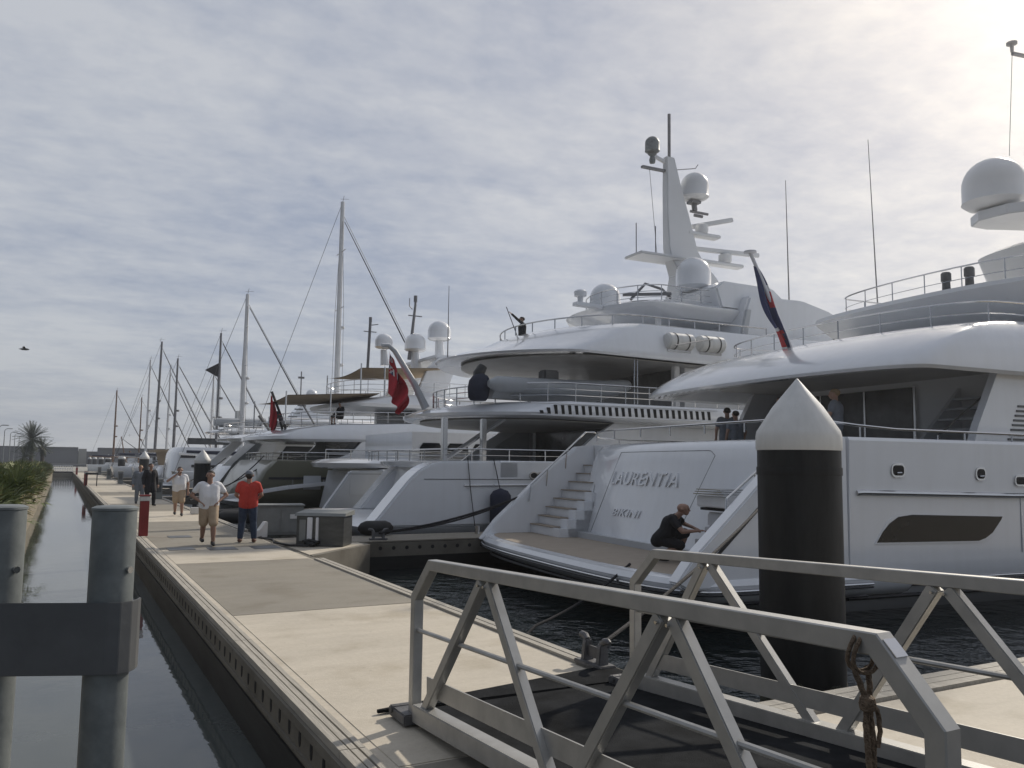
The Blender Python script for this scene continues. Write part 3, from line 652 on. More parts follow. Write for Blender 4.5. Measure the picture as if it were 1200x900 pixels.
# ------------------------------------------------ A: the nearest yacht
A = empty('motor_yacht', (8.31, 15.7, 0), R(-5.5), 'nearest big white motor yacht with open swim platform and raised lettering on its transom', 'yacht')
q = hull_rings([(-.72, 4.72, 4.15), (-.35, 4.72, 4.62), (-.08, 4.72, 4.84), (.02, 4.72, 4.90), (.30, 4.72, 4.885), (1.52, 4.72, 4.90), (2.52, 4.72, 4.94), (2.58, 4.72, 4.90)], 43, 2.0, 20)
q.v += []; q.build('hull', 'gel', A, smooth=True)
q = slab([(-1.6, 4.2, 42, 2.6, .2, 1.2), (-.72, 2.6, 43, 4.05, .2, 1.2), (-.34, 1.7, 43.4, 4.55, .2, 1.2), (-.30, 1.7, 43.4, 4.5, .2, 1.2)], None, p=4, xs=20); q.build('lower_hull', 'gelgrey', A, smooth=True)
q = slab([(-.36, 1.35, 6.5, 4.55, .15, 1.3), (-.28, 1.08, 6.5, 4.76, .15, 1.3), (-.12, .90, 6.5, 4.93, .15, 1.3), (.03, .86, 6.5, 4.97, .15, 1.3), (.12, .92, 6.5, 4.93, .15, 1.3), (.15, 1.03, 6.5, 4.84, .15, 1.3)], None, p=4, xs=6.4, tip=.97, n=36)
sp_ = q.build('swim_platform', 'gel', A, smooth=True)
slab([(.148, 1.12, 5.2, 4.76, .15, 1.25), (.158, 1.13, 5.2, 4.75, .15, 1.25)], None, p=4, xs=5.1, tip=.97, n=36).build('teak_deck', 'teak', sp_)
for (z, e, rr, mm) in ((-.06, -.02, .022, 'steel'), (-.115, -.01, .02, 'navy'), (-.30, .17, .028, 'navy')):
    pts = [(x, y, z) for x, y, _ in outl(.86+e, 6.0, 4.965-e, .15, 1.3, p=4, xs=5.9, tip=.97, n=36) if x < 5.3]
    MB().tube(pts, rr, 6).build('trim_line', mm, sp_, smooth=True)
for (z, y, mm, w) in ((-.05, 4.895, 'steel', .03), (-.14, 4.84, 'navy', .05), (-.36, 4.66, 'navy', .07)):
    for s_ in (-1, 1): MB().tube([(x, s_*y, z) for x in (4.9, 10, 15, 20)], w*.6, 6).build('hull_stripe', mm, A)
def bxA(y, z): return 3.35+(z-.15)*.25+.25*(y/3.35)**2
q = slab([(.15, 3.35, 5.8, 4.05, .36, .25), (1.2, 3.61, 5.8, 3.95, .35, .25), (2.1, 3.83, 5.8, 3.80, .33, .25), (2.36, 3.90, 5.8, 3.70, .32, .25), (2.50, 4.00, 5.8, 3.55, .30, .25), (2.57, 4.18, 5.8, 3.35, .29, .25)], None, p=6, xs=5.7, tip=.98, n=28)
tr = q.build('transom', 'gel', A, smooth=True)
q = MB(); y0, y1, zt = 1.95, -2.05, 2.34
y0, y1 = 1.80, -2.05
def gl(a, b): return [(bxA(a[0]+(b[0]-a[0])*t, a[1]+(b[1]-a[1])*t)-.001, a[0]+(b[0]-a[0])*t, a[1]+(b[1]-a[1])*t) for t in [i/10 for i in range(11)]]
q.tube(gl((y0+.85, .25), (y0, zt))+gl((y0, zt), (y1+.25, zt+.01))[1:]+gl((y1+.15, zt), (y1, zt-.1))+gl((y1, zt-.1), (y1+.75, .45))[1:], .007, 5); q.build('hatch_seam', 'galvd', tr)
q = MB(); q.tube(gl((3.15, .2), (3.0, 1.0))+gl((3.0, 1.0), (3.05, 1.5)), .006, 5); q.build('door_seam', 'galvd', tr)
q = MB(); q.prism_x([(-3.0, .155), (3.3, .155), (3.3, .30), (-3.0, .30)], 3.26, 3.6); q.build('kick_plate', 'gelgrey', tr)
text_mesh('raised_lettering', 'LAURENTIA', 3.02, .31, .06, 'gel', tr, (bxA(.5, 1.55)-.01, 1.98, 1.55), lean=.25)
text_mesh('raised_lettering', 'BIKINI', 1.36, .17, .04, 'gel', tr, (bxA(.9, .80)-.01, 1.55, .80), lean=.25)
q = MB(); q.box((3.72, -3.46, 2.0), (.02, .25, .1), m='dark'); 
for s_ in (-1, 1):
    q = MB(); poly = [(1.05, .10), (1.40, .52), (2.95, 1.90), (3.7, 2.40), (4.0, 2.53), (4.35, 2.575), (4.74, 2.58), (4.74, -.02), (1.3, -.02)]
    off = .0 if s_ < 0 else .35
    poly = [(x+(off if i < 4 else off*.5 if i < 6 else 0), z) for i, (x, z) in enumerate(poly)]
    q.prism_y(poly, s_*4.905, s_*4.60); wg = q.build('quarter_wing', 'gel', A, bevel=.03)
    q = MB(); q.beam((1.75+off, s_*4.90, .45), (3.35+off*.5, s_*4.90, 1.86), .03, .055, side=(0, 1, 0)); q.build('rubbing_strip', 'navy', wg)
    for k in range(8):
        x = 2.75+k*.235+(0 if s_ > 0 else -.1); zz = .15+.231*(k+1)
        q = MB(); q.box(((x+5.3)/2, s_*3.72, (zz+.15)/2), (5.3-x, 1.80, zz-.15)); st = q.build('stair_step', 'gel', A, bevel=.01)
        q = MB(); q.box((x+.09, s_*3.9, zz+.012), (.27, 1.36, .025)); q.build('tread', 'teak', st, bevel=.005)
    q = MB(); q.tube([(2.3+off, s_*4.54, 1.0), (2.35+off, s_*4.52, 1.45), (4.4, s_*4.52, 2.95), (4.7, s_*4.52, 2.95)], .022, 8)
    for t in (0.3, .65): q.tube([(2.35+off+(2.05-off)*t, s_*4.52, 1.45+1.5*t), (2.35+off+(2.05-off)*t, s_*4.6, 1.0+1.4*t)], .016, 6)
    q.build('stair_handrail', 'steel', A, smooth=True)
pth = [(30, 4.86, 2.74), (6, 4.86, 2.75), (5.05, 4.84, 2.80), (4.75, 4.6, 2.86), (4.6, 4.2, 2.93), (4.45, 3, 2.95), (4.4, 0, 2.95), (4.45, -3, 2.95), (4.6, -4.2, 2.93), (4.75, -4.6, 2.86), (5.05, -4.84, 2.80), (6, -4.86, 2.75), (12, -4.88, 2.72), (30, -4.86, 2.74)]
rail(pth, .22, 1.35, r=.026, rp=.018).build('deck_rail', 'steel', A, smooth=True)
# rub rail, fairleads and windows on the near and far hull sides
for s_ in (-1, 1):
    MB().tube([(4.95, s_*4.90, 1.56), (5.05, s_*4.93, 1.57), (9, s_*4.94, 1.50), (22, s_*4.94, 1.5)], .052, 10).build('rub_rail', 'steel', A, smooth=True)
    for (x, z, w, h) in ((5.95, 1.98, .34, .26), (8.15, 1.93, .28, .26), (9.6, 1.80, .95, .22)):
        def rr_(w, h, n=6):
            pts = []; r = min(w, h)*.38
            for (cx, cz, a0) in ((w/2-r, h/2-r, 0), (-w/2+r, h/2-r, 90), (-w/2+r, -h/2+r, 180), (w/2-r, -h/2+r, 270)):
                for i in range(n): a = R(a0+90*i/(n-1)); pts.append((x+cx+r*cos(a), z+cz+r*sin(a)))
            return pts
        q = MB(); q.prism_y(rr_(w, h), s_*4.885, s_*4.945); fl = q.build('fairlead', 'steel', A)
        q = MB(); q.prism_y(rr_(w-.07, h-.07), s_*4.89, s_*4.952); q.build('opening', 'dark', fl)
        q = MB(); q.tube([(x-.06, s_*4.96, z-.05), (x+.06, s_*4.96, z-.045)], .018, 6); q.build('roller', 'steel', fl)
    wp = [(5.40, .66), (5.55, .85), (5.72, 1.0), (5.95, 1.12), (6.3, 1.155), (8.75, 1.09), (8.70, 1.02), (8.45, .78), (8.25, .68), (8.05, .63)]
    q = MB(); q.prism_y([(x+(.04 if x > 7 else -.05), z+(.035 if z > .9 else -.03)) for x, z in wp], s_*4.87, s_*4.905); hw_ = q.build('hull_window', 'gel', A)
    q = MB(); q.prism_y(wp, s_*4.88, s_*4.912); q.build('pane', 'glass', hw_)
    q = MB(); q.prism_y([(x+5.2, z-.02) for x, z in wp], s_*4.88, s_*4.912); q.build('hull_window', 'glass', A)
q = MB(); q.prism_x([(-4.95, .02), (-4.87, .03), (-4.87, .06), (-4.95, .05)], 5, 20)
for s_ in (-1, 1):
    q = MB()
    for x in (9.3, 15.0): q.box((x, s_*4.90, .95), (.008, .02, 1.15))
    q.build('panel_seam', 'gelgrey', A)
# deckhouse on the main deck
q = MB(); q.box((21.2, 0, 3.14), (20.0, 7.6, 2.28)); q.build('saloon', 'gel2', A)
q = MB(); q.box((11.17, 1.7, 3.08), (.06, 4.9, 2.1)); dg_ = q.build('saloon_door', 'glass2', A)
for yy in (3.7, 2.1, .45, -1.2): MB().box((11.13, yy+(.35 if yy < 3 else 0), 3.08), (.05, .06, 2.1)).build('door_frame', 'steel', dg_)
for k in range(7): MB().box((9.35+k*.27, -2.75, 2.14+k*.26), (.3, 1.1, .05)).build('inner_stair_tread', 'gelgrey', A)
MB().prism_y([(9.1, 2.0), (11.2, 4.0), (11.4, 4.0), (11.4, 2.0)], -2.15, -2.05).build('inner_stair_side', 'gel', A)
MB().tube([(9.0, -3.25, 2.0), (9.05, -3.25, 2.75), (11.0, -3.25, 4.0)], .022, 6).build('inner_handrail', 'steel', A, smooth=True)
for s_ in (-1, 1):
    q = MB(); q.prism_y([(8.25+.9*(s_ > 0), 2.0), (8.6+.9*(s_ > 0), 2.9), (9.38+.9*(s_ > 0), 4.28), (31, 4.28), (31, 2.0)], s_*4.40, s_*4.58); sw = q.build('side_wall', 'gel', A)
    for k in range(9): MB().box((9.75+k*.05, s_*4.585, 2.55+k*.1), (.7, .03, .045)).build('vent_slat', 'galvd', sw)
    MB().prism_y([(11.6, 2.65), (12.2, 3.7), (24, 3.7), (23, 2.65)], s_*4.575, s_*4.60).build('side_window', 'glass', A)
# upper deck, long rounded overhang
rg = [(4.32, 8.0, 33, 4.1, .3, .9, 0), (4.31, 7.3, 33, 4.45, .3, .9, 0), (4.02, 6.5, 33, 4.70, .3, .9, -.006), (3.99, 6.0, 33, 4.86, .3, .9, -.008), (4.05, 5.93, 33.2, 4.92, .3, .9, -.004), (4.12, 5.97, 33.2, 4.92, .3, .9, .0), (4.38, 6.30, 33, 4.90, .3, .9, .012), (4.72, 6.85, 32.6, 4.80, .35, 1.0, .022), (4.99, 7.55, 32, 4.62, .4, 1.1, .03), (5.16, 8.4, 31.5, 4.38, .5, 1.2, .035), (5.22, 9.2, 31, 4.05, .5, 1.2, .035)]
q = slab(rg, None, p=3.2, xs=20, n=36, m=20); ud = q.build('upper_deck', 'gel', A, smooth=True, angle=32)
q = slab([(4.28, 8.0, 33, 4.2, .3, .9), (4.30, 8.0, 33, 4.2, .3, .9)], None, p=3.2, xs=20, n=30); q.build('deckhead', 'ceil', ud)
pth = [(x, y, 5.60+.03*(x-8.2)) for x, y, _ in outl(8.3, 28, 4.25, .5, 1.2, p=3.2, xs=27, n=30, m=30)][2:-2]
rail(pth, .52, 1.15, (.5,), .022, .016).build('upper_rail', 'steel', A, smooth=True)
for s_ in (-1, 1): MB().prism_y([(12.8, 5.0), (13.8, 5.95), (27, 6.1), (28, 5.0)], s_*3.2, s_*3.25).build('upper_window', 'glass2', A)
MB().prism_y([(12.6, 4.95), (13.6, 6.0), (27.2, 6.2), (28.4, 4.95)], -3.19, 3.19).build('upper_saloon', 'gel2', A)
q = slab([(5.75, 13.4, 28, 2.9, .3, .6), (5.82, 12.8, 28, 3.2, .3, .6), (6.1, 12.0, 28, 3.55, .3, .6), (6.5, 11.55, 28, 3.75, .3, .6), (6.62, 11.6, 28, 3.75, .3, .6), (6.67, 11.8, 28, 3.6, .3, .6)], None, p=4, xs=20, n=30)
q.build('sun_deck', 'gel2', A, smooth=True, angle=32)
pth = [(x, y, 7.32) for x, y, _ in outl(12.3, 22, 3.2, .3, .6, p=4, xs=21, n=24, m=16)][2:-2]
rail(pth, .66, 1.1, (.5,), .022, .016).build('sun_deck_rail', 'steel', A, smooth=True)
for y in (-.72, -1.42):
    q = MB(); q.lathe([(.16, 0), (.16, .06), (.11, .1), (.10, .4), (.13, .42), (.13, .62), (.10, .66)], (12.6, y, 6.66), 14); q.build('deck_vent', 'galvd', A, smooth=True)
q = slab([(7.55, 18.4, 27, 1.9, .3, .5), (8.1, 17.6, 27, 2.4, .4, .6), (8.9, 17.2, 27, 2.55, .5, .7, .04), (9.05, 17.5, 27, 2.4, .5, .7, .05)], None, p=3, xs=20, n=24); q.build('hard_top', 'gel2', A, smooth=True)
MB().prism_y([(19, 6.6), (20, 8.2), (26, 8.2), (27.5, 6.6)], -1.9, 1.9).build('wheelhouse', 'gel2', A)
q = MB(); q.prism_z([(16.5, 1.2), (16.9, 1.8), (17.6, 1.8), (20, .9), (20, -.9), (17.3, -.6), (16.6, .3)], 9.78, 10.10); q.build('dome_bracket', 'gel2', A, bevel=.03)
q = MB(); q.tube([(19.6, 0, 8.8), (19.8, 0, 11), (20, 0, 15.5)], [.55, .4, .15], 12); q.build('mast', 'gel2', A, smooth=True)
q = MB(); dome(q, (17.0, 1.02, 10.42), .90, 1.15, 28); q.build('radar_dome', 'gel2', A, smooth=True)
q = MB(); q.beam((17.0, .2, 14.9), (20, -.2, 14.8), .1, .08); q.tube([(17.0, .2, 14.9), (17.0, .45, 11.7)], .012, 4); q.lathe([(.05, 0), (.06, .2), (.16, .24), (.16, .3)], (17.0, .2, 14.95), 10); q.build('yard_arm', 'mastd', A)
# folded passerelle housing by the near stairs
q = MB(); q.box((3.25, -3.2, 1.34), (.5, .95, .22)); ph = q.build('passerelle_housing', 'gel', A, bevel=.02)
for k in range(3): MB().box((3.2, -3.2, 1.48+.045*k), (.55, .95-.1*k, .018)).build('slat', 'steel', ph)
q = MB(); q.box((3.3, -3.2, 1.19), (.45, .9, .05)); q.build('hinge_gap', 'dark', ph)
q = MB(); q.box((3.38, -3.15, .98), (.4, .7, .3)); q.build('bracket', 'gel', ph, bevel=.04)
q = MB(); q.tube([(1.15, 4.55, .15), (1.15, 4.55, .36)], .06, 10); q.build('platform_bollard', 'steel', A, smooth=True)
q = MB(); q.tube([(6.65, .02, 7.37), (6.75, 0, 7.15), (7.75, 0, 5.25), (7.95, 0, 4.85)], [.05, .045, .06, .07], 10); q.lathe([(.05, -.02), (.16, 0), (.16, .04), (.05, .06)], (6.65, .02, 7.37), 12); q.build('flagstaff', 'wht', A, smooth=True)

def furled(name, path, w, cols, label, n=9, seed=1):
    """a flag hanging in long folds; path from hoist top down"""
    random.seed(seed); P = resample(path, .06); mb = MB(); rows = []
    for i, p in enumerate(P):
        t = i/(len(P)-1); ww = w*(.25+.75*min(1, t*1.6))*(1-.2*max(0, t-.8)*5); r = []
        for k in range(n+1):
            s_ = k/n; r.append((p.x+ww*s_*.5, p.y+.10*sin(s_*9+t*3)*w-.3*ww*s_, p.z-ww*s_*.35+.02*sin(s_*14)))
        rows.append(r)
    return P, rows
# curled blue and red flag hanging along the near yacht's staff
mb = MB(); N1, N2 = 26, 14; vs = []
for i in range(N1+1):
    t = i/N1; c = Vector((6.78, 0, 7.05)).lerp(Vector((7.72, -.02, 4.98)), t); ww = .06+.25*sin(pi*min(1, t*1.05)**.8)*(.5+.7*t)+.08*t
    for k in range(N2+1):
        s_ = k/N2-.5; vs.append((c.x+s_*ww*1.3+.03*sin(t*9), c.y+.10*sin(s_*11+t*4)*(.3+t), c.z-.18*abs(s_)*ww+s_*.25*ww))
for i in range(N1):
    for k in range(N2):
        t = i/N1; s_ = k/N2; a = sin(t*9+s_*5)
        m_ = 'fred' if (.74 < t < .93 and s_ < .5+.2*a) or (.30 < t < .48 and s_ > .55) else ('fwhite' if (.70 < t < .75 and s_ < .5) or (.22 < t < .28 and s_ > .4) or (t > .93 and s_ < .4) else 'fblue')
        j = i*(N2+1)+k; mb.add([vs[j], vs[j+1], vs[j+N2+2], vs[j+N2+1]], [(0, 1, 2, 3)], m_)
f = mb.build('flag', 'fblue'); f.location = A.location; f.rotation_euler = A.rotation_euler
tag(f, 'furled blue and red flag hanging from the leaning white staff of the nearest yacht', 'flag')

# ------------------------------------------------ B: tall yacht behind
B = empty('motor_yacht', (11.27, 28.55, 0), R(-3), 'tall white yacht with dome mast and slotted bulwark, second from the camera', 'yacht')
q = hull_rings([(-.9, 1.2, 4.5), (-.2, 1.2, 5.0), (.3, 1.2, 5.15), (1.6, 1.2, 5.2), (2.08, 1.2, 5.2), (2.12, 1.2, 5.16)], 40, 1.95, 18); q.build('hull', 'gel', B, smooth=True)
q = slab([(-1.5, .5, 41, 3, .3, 1), (-.7, -2.2, 41, 4.3, .3, 1), (-.1, -3.2, 41, 5.0, .3, 1), (.06, -3.3, 6, 5.1, .3, 1), (.12, -3.2, 6, 5.05, .3, 1)], None, p=4, xs=18); q.build('swim_platform', 'gel2', B, smooth=True)
for s_ in (-1, 1):
    q = MB(); ofq = 2.2*(s_ > 0); q.prism_y([(-3.0+ofq, .10), (-2.77+ofq, .32), (-1.78+ofq, 1.52), (-1.45+ofq, 1.82), (-1.1+ofq, 2.0), (-.8+ofq, 2.08), (1.9, 2.12), (1.9, .10)], s_*5.2, s_*4.2); qq = q.build('quarter', 'gel', B, bevel=.06)
    q = MB(); q.box((1.0, s_*5.2, 1.53), (4.6, .02, .02)); q.build('knuckle_line', 'galvd', qq)
q = MB(); q.prism_y([(.4, .1), (.9, 2.0), (1.4, 2.0), (1.4, .1)], -4.2, 4.2); q.build('transom', 'gel2', B)
for k in range(6): MB().box((-.9+k*.28, -3.2, .24+k*.28), (.5, 1.6, .08)).build('stair_tread', 'teak', B)
MB().tube([(3.4, -5.2, 1.36), (6, -5.24, 1.37), (18, -5.24, 1.37)], .05, 8).build('rub_rail', 'steel', B, smooth=True)
MB().tube([(.0, -5.22, 1.34), (3.3, -5.24, 1.36)], .03, 8).build('rub_rail', 'steel', B, smooth=True)
q = MB(); q.lathe([(.10, 0), (.12, .02), (.12, .05)], (0, 0, 0), 16)
for dx in (-.13, .13):
    q = MB(); q.prism_y([(2.55+dx+.17*cos(a*pi/8), 1.66+.12*sin(a*pi/8)) for a in range(16)], -5.24, -5.19); fl = q.build('fairlead', 'steel', B)
    q = MB(); q.prism_y([(2.55+dx+.12*cos(a*pi/8), 1.66+.085*sin(a*pi/8)) for a in range(16)], -5.245, -5.19); q.build('opening', 'dark', fl)
pth = [(x, y, 2.47) for x, y, _ in outl(-.6, 14, 5.05, .3, .4, p=5, xs=13, n=20, m=14)][2:-2]
rail(pth, .38, 1.3, (.5,), .024, .018).build('deck_rail', 'steel', B, smooth=True)
q = slab([(1.86, -.3, 2, 4.6, .8, .6), (1.92, -.5, 2, 4.9, .8, .6), (2.05, -.55, 2, 5.0, .8, .6), (2.09, -.4, 2, 4.9, .8, .6)], None, p=4, xs=1.8, tip=.97); q.build('aft_deck', 'gel', B, smooth=True)
q = MB(); q.box((19, 0, 2.75), (24, 7.8, 1.6)); q.build('saloon', 'gel2', B)
MB().box((6.97, 0, 2.72), (.06, 7.0, 1.5)).build('saloon_door', 'glass2', B)
for s_ in (-1, 1):
    MB().prism_y([(3.7, 2.0), (4.3, 2.45), (5.0, 3.0), (5.9, 3.55), (30, 3.55), (30, 2.0)], s_*4.55, s_*4.75).build('side_wall', 'gel', B)
    MB().prism_y([(4.5, 2.0), (5.6, 2.9), (6.6, 3.5), (7.1, 3.5), (7.1, 2.0)], s_*4.48, s_*4.5).build('wall_lining', 'gelgrey', B)
for x in (-.35, 1.0):
    q = MB(); q.box((x, -4.35, 2.75), (.16, .22, 1.45)); q.build('pillar', 'steel', B, bevel=.02)
MB().beam((1.9, -3.9, 3.5), (-.2, -3.9, 2.1), .5, .06).build('folded_ladder', 'steel', B)
rg = [(3.62, .9, 31, 4.5, 2.3, .8, -.022), (3.60, .3, 31, 4.9, 2.3, .8, -.022), (3.68, .0, 31, 5.15, 2.3, .8, -.022), (3.78, -.03, 31, 5.2, 2.3, .8, -.022), (3.98, .5, 31, 5.18, 2.2, .8, -.004), (4.12, 1.1, 31, 5.08, 2.1, .8, .0), (4.16, 1.7, 31, 4.9, 2.0, .8, .0)]
ub = slab(rg, None, p=4, xs=18, n=36).build('boat_deck', 'gel', B, smooth=True, angle=32)
for k in range(27):
    x = 2.7+k*.262; q = MB(); hgt = .30 if k > 1 else .1+.1*k
    q.prism_y([(x-.04, 3.68), (x+.075, 3.68), (x+.045, 3.68+hgt), (x-.07, 3.68+hgt)], -5.20, -5.16); q.build('slot', 'dark', ub)
q = MB(); q.tube([(2.3, -5.19, 4.02), (9.9, -5.19, 4.04)], .02, 5); q.tube([(2.3, -5.2, 3.63), (9.9, -5.2, 3.63)], .015, 5); q.build('slot_trim', 'gel', ub)
pth = [(x, y, 4.76) for x, y, _ in outl(1.2, 14, 4.85, 2.0, .7, p=4, xs=13, n=26, m=12)][1:-1]
rail(pth, .62, 1.0, (.33, .66), .026, .022).build('boat_deck_rail', 'steel', B, smooth=True)
MB().box((19.5, 0, 4.95), (20, 7.6, 1.85)).build('upper_saloon', 'gel2', B)
for s_ in (-1, 1):
    for k in range(5): MB().box((10.6+k*1.5, s_*3.81, 5.2), (1.25, .05, .75)).build('upper_window', 'glass', B)
MB().box((9.48, 0, 4.95), (.06, 6.6, 1.6)).build('upper_doors', 'glass2', B)
for y in (-3.9, 3.9): MB().box((9.0, y, 4.98), (.25, .25, 1.75)).build('pillar', 'gel2', B, bevel=.03)
for dx in (0, .13): MB().tube([(6.7+dx, -4.6, 4.1), (6.7+dx, -4.6, 5.8)], .025, 6).build('grab_pole', 'steel', B)
rg = [(6.02, 3.1, 30, 4.2, 2.2, .9, -.02), (5.92, 1.9, 30, 4.75, 2.3, .9, -.02), (5.90, 1.3, 30, 5.0, 2.4, .9, -.02), (5.96, 1.22, 30, 5.04, 2.4, .9, -.015), (6.14, 1.75, 30, 5.02, 2.3, .9, -.01), (6.45, 2.85, 29, 4.92, 2.1, .9, -.005), (6.80, 3.55, 28, 4.82, 2.0, .9, .0), (7.06, 4.3, 28, 4.66, 1.9, .9, .0), (7.14, 5.0, 28, 4.45, 1.9, .9, .0), (7.14, 5.15, 27.5, 4.35, 1.9, .9, .0), (6.05, 5.2, 27.5, 4.3, 1.9, .9, .0)]
slab(rg, None, p=4, xs=17, n=36).build('bridge_deck', 'gel', B, smooth=True, angle=32)
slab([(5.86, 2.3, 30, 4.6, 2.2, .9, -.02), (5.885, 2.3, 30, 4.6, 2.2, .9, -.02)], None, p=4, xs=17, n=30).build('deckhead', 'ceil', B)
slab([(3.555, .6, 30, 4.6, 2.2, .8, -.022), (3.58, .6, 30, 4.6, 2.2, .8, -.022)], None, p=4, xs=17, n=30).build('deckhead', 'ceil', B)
pth = [(x, y, 7.38) for x, y, _ in outl(4.1, 14, 4.6, 1.9, .9, p=4, xs=13, n=26, m=12)][2:-2]
rail(pth, .36, 1.15, (), .03, .022).build('bridge_deck_rail', 'steel', B, smooth=True)
# fly bridge, hard top and mast
q = slab([(7.75, 9.6, 17, 2.2, .9, .8), (7.85, 8.2, 17, 2.9, .9, .8), (8.15, 7.3, 17, 3.2, .9, .8), (8.3, 7.2, 17, 3.25, .9, .8), (8.45, 7.6, 17, 3.0, .9, .8)], None, p=3, xs=15, n=24); q.build('fly_bridge_top', 'gel', B, smooth=True, angle=32)
q = MB(); q.prism_y([(11.9, 8.35), (11.6, 9.2), (12.0, 9.5), (14.6, 9.45), (15.8, 8.6), (15.8, 8.3)], -3.1, 1.6); q.build('dome_pedestal', 'gel', B, bevel=.08)
q = MB(); q.prism_y([(12.2, 6.3), (12.6, 8.0), (12.9, 8.9), (15.8, 8.95), (17.4, 8.6), (18.3, 8.1), (20.2, 6.3)], -3.6, 3.6); wh = q.build('wheelhouse', 'gel', B, bevel=.1)
MB().prism_y([(12.2, 6.3), (12.75, 8.3), (12.95, 8.3), (12.55, 6.3)], -3.63, -3.5).build('dark_edge', 'gelgrey', wh)
q = MB(); q.prism_y([(17.45, 7.1), (17.3, 8.35), (18.2, 7.95), (19.1, 7.1)], -3.62, 3.62); q.build('windscreen', 'glass2', wh)
q = MB(); q.lathe([(1.5, 6.3), (1.5, 7.9)], (10.4, .5, 0), 20); q.build('bar_counter', 'gel2', B, smooth=True)
for k in range(7): MB().tube([(9.7+k*.4, -2.6, 6.3), (9.75+k*.4+.1*(k % 2), -2.6, 7.0+.12*(k % 3))], .02, 5).build('bar_stool', 'steel', B)
MB().box((9.3, -2.4, 7.2), (.18, .18, 1.5)).build('top_support', 'gel', B)
pth = [(x, y, 9.15) for x, y, _ in outl(8.0, 15.6, 2.6, .8, .8, p=3, xs=14.5, n=18, m=8)][2:-2]
rail(pth, .72, .95, (.35, .68), .024, .02).build('top_rail', 'steel', B, smooth=True)
q = MB(); q.beam((6.2, -1.2, 8.32), (8.6, -1.2, 8.25), .35, .14); q.lathe([(.10, 0), (.12, .22), (.24, .26), (.26, .44), (.2, .5)], (6.45, -1.2, 8.38), 12); q.build('camera_arm', 'gel', B, smooth=True)
q = MB(); dome(q, (8.9, .9, 8.65), .66, 1.2, 24); q.build('satellite_dome', 'gel', B, smooth=True)
q = MB(); dome(q, (11.9, -1.3, 9.60), .74, 1.15, 24); q.build('satellite_dome', 'gel', B, smooth=True)
q = MB(); q.beam((8.7, -.8, 9.0), (10.6, -1.5, 9.1), .12, .12); q.tube([(9.0, -.9, 8.8), (9.6, -1.1, 9.5), (10.3, -1.3, 9.3), (10.6, -1.5, 8.9)], .06, 8); q.build('crane_arm', 'mastd', B, smooth=True)
mst = None
q = MB(); q.loft([[(11.7, -.6, 8.8), (14.6, -.6, 8.8), (14.6, .6, 8.8), (11.7, .6, 8.8)], [(11.9, -.45, 10.3), (13.9, -.45, 10.3), (13.9, .45, 10.3), (11.9, .45, 10.3)], [(11.55, -.3, 11.0), (13.3, -.3, 11.0), (13.3, .3, 11.0), (11.55, .3, 11.0)],
             [(11.45, -.25, 11.5), (13.0, -.25, 11.5), (13.0, .25, 11.5), (11.45, .25, 11.5)], [(11.4, -.2, 13.0), (12.6, -.2, 13.0), (12.6, .2, 13.0), (11.4, .2, 13.0)], [(11.4, -.2, 14.2), (12.2, -.2, 14.2), (12.2, .2, 14.2), (11.4, .2, 14.2)], [(11.4, -.15, 15.6), (11.85, -.15, 15.6), (11.85, .15, 15.6), (11.4, .15, 15.6)]])
mst = q.build('mast', 'gel2', B, bevel=.04)
q = MB(); q.tube([(11.65, 0, 15.5), (11.66, 0, 17.6)], .07, 8); q.build('top_pole', 'mastd', mst)
q = MB(); q.box((10.9, 0, 10.98), (2.4, 1.3, .12)); q.build('spreader', 'gel2', mst, bevel=.04)
for (x, z) in ((10.0, 12.5), (11.0, 12.5)): MB().tube([(x-.1, 0, 11.0), (x-.1, 0, z-.1)], .022, 5).build('aerial', 'mastd', mst)
MB().tube([(10.6, 0, 14.9), (10.75, -.3, 11.1)], .012, 4).build('halyard', 'mastd', mst)
MB().box((10.95, 0, 14.95), (1.5, .16, .1)).build('yard', 'mastd', mst)
q = MB(); dome(q, (10.75, 0, 15.75), .32, .75, 16); q.lathe([(.12, -.5), (.14, -.35), (.1, -.2), (.2, -.1)], (10.75, 0, 15.7), 10); q.build('antenna_dome', 'galv', mst, smooth=True)
MB().beam((10.8, 0, 15.55), (11.6, 0, 15.3), .14, .12).build('dome_arm', 'gel2', mst)
q = MB(); dome(q, (12.95, -.1, 14.0), .62, 1.1, 20); q.build('satellite_dome', 'gel2', mst, smooth=True)
q = MB(); q.box((12.9, -.1, 13.72), (.5, .4, .12)); q.tube([(12.9, -.1, 13.7), (12.95, -.1, 13.35)], .12, 8); q.tube([(12.7, -.1, 13.3), (13.6, -.2, 13.25)], .06, 6); q.tube([(12.9, -.1, 13.15), (13.3, -.2, 13.1)], .07, 6); q.build('horn', 'mastd', mst)
for (z, x1, l0, l1, dz) in ((12.3, 14.3, 12.9, 15.0, .55), (11.1, 15.6, 13.0, 16.5, .0)):
    MB().box(((12.5+x1)/2, 0, z), (x1-12.5, .5, .16)).build('radar_shelf', 'gel2', mst, bevel=.04)
    q = MB(); q.lathe([(.26, 0), (.3, .1), (.3, .38), (.16, .45)], (x1-.9, 0, z+.08), 14); q.build('radar_motor', 'gel2', mst, smooth=True)
    q = MB(); q.beam((l0+.1, .2, z+.62-dz*.4), (l1, -.2, z+.62+dz*.5), .16, .2); q.build('radar_scanner', 'gel2', mst, bevel=.03)
MB().tube([(12, 0, 15.1), (13.0, -.1, 15.3), (13.15, -.1, 15.5)], .02, 5).build('wind_vane', 'mastd', mst)
for (wx, wy, z0, z1) in ((18.8, 1, 8.0, 15.6), (20.4, -3.2, 7.0, 14.2)): pass
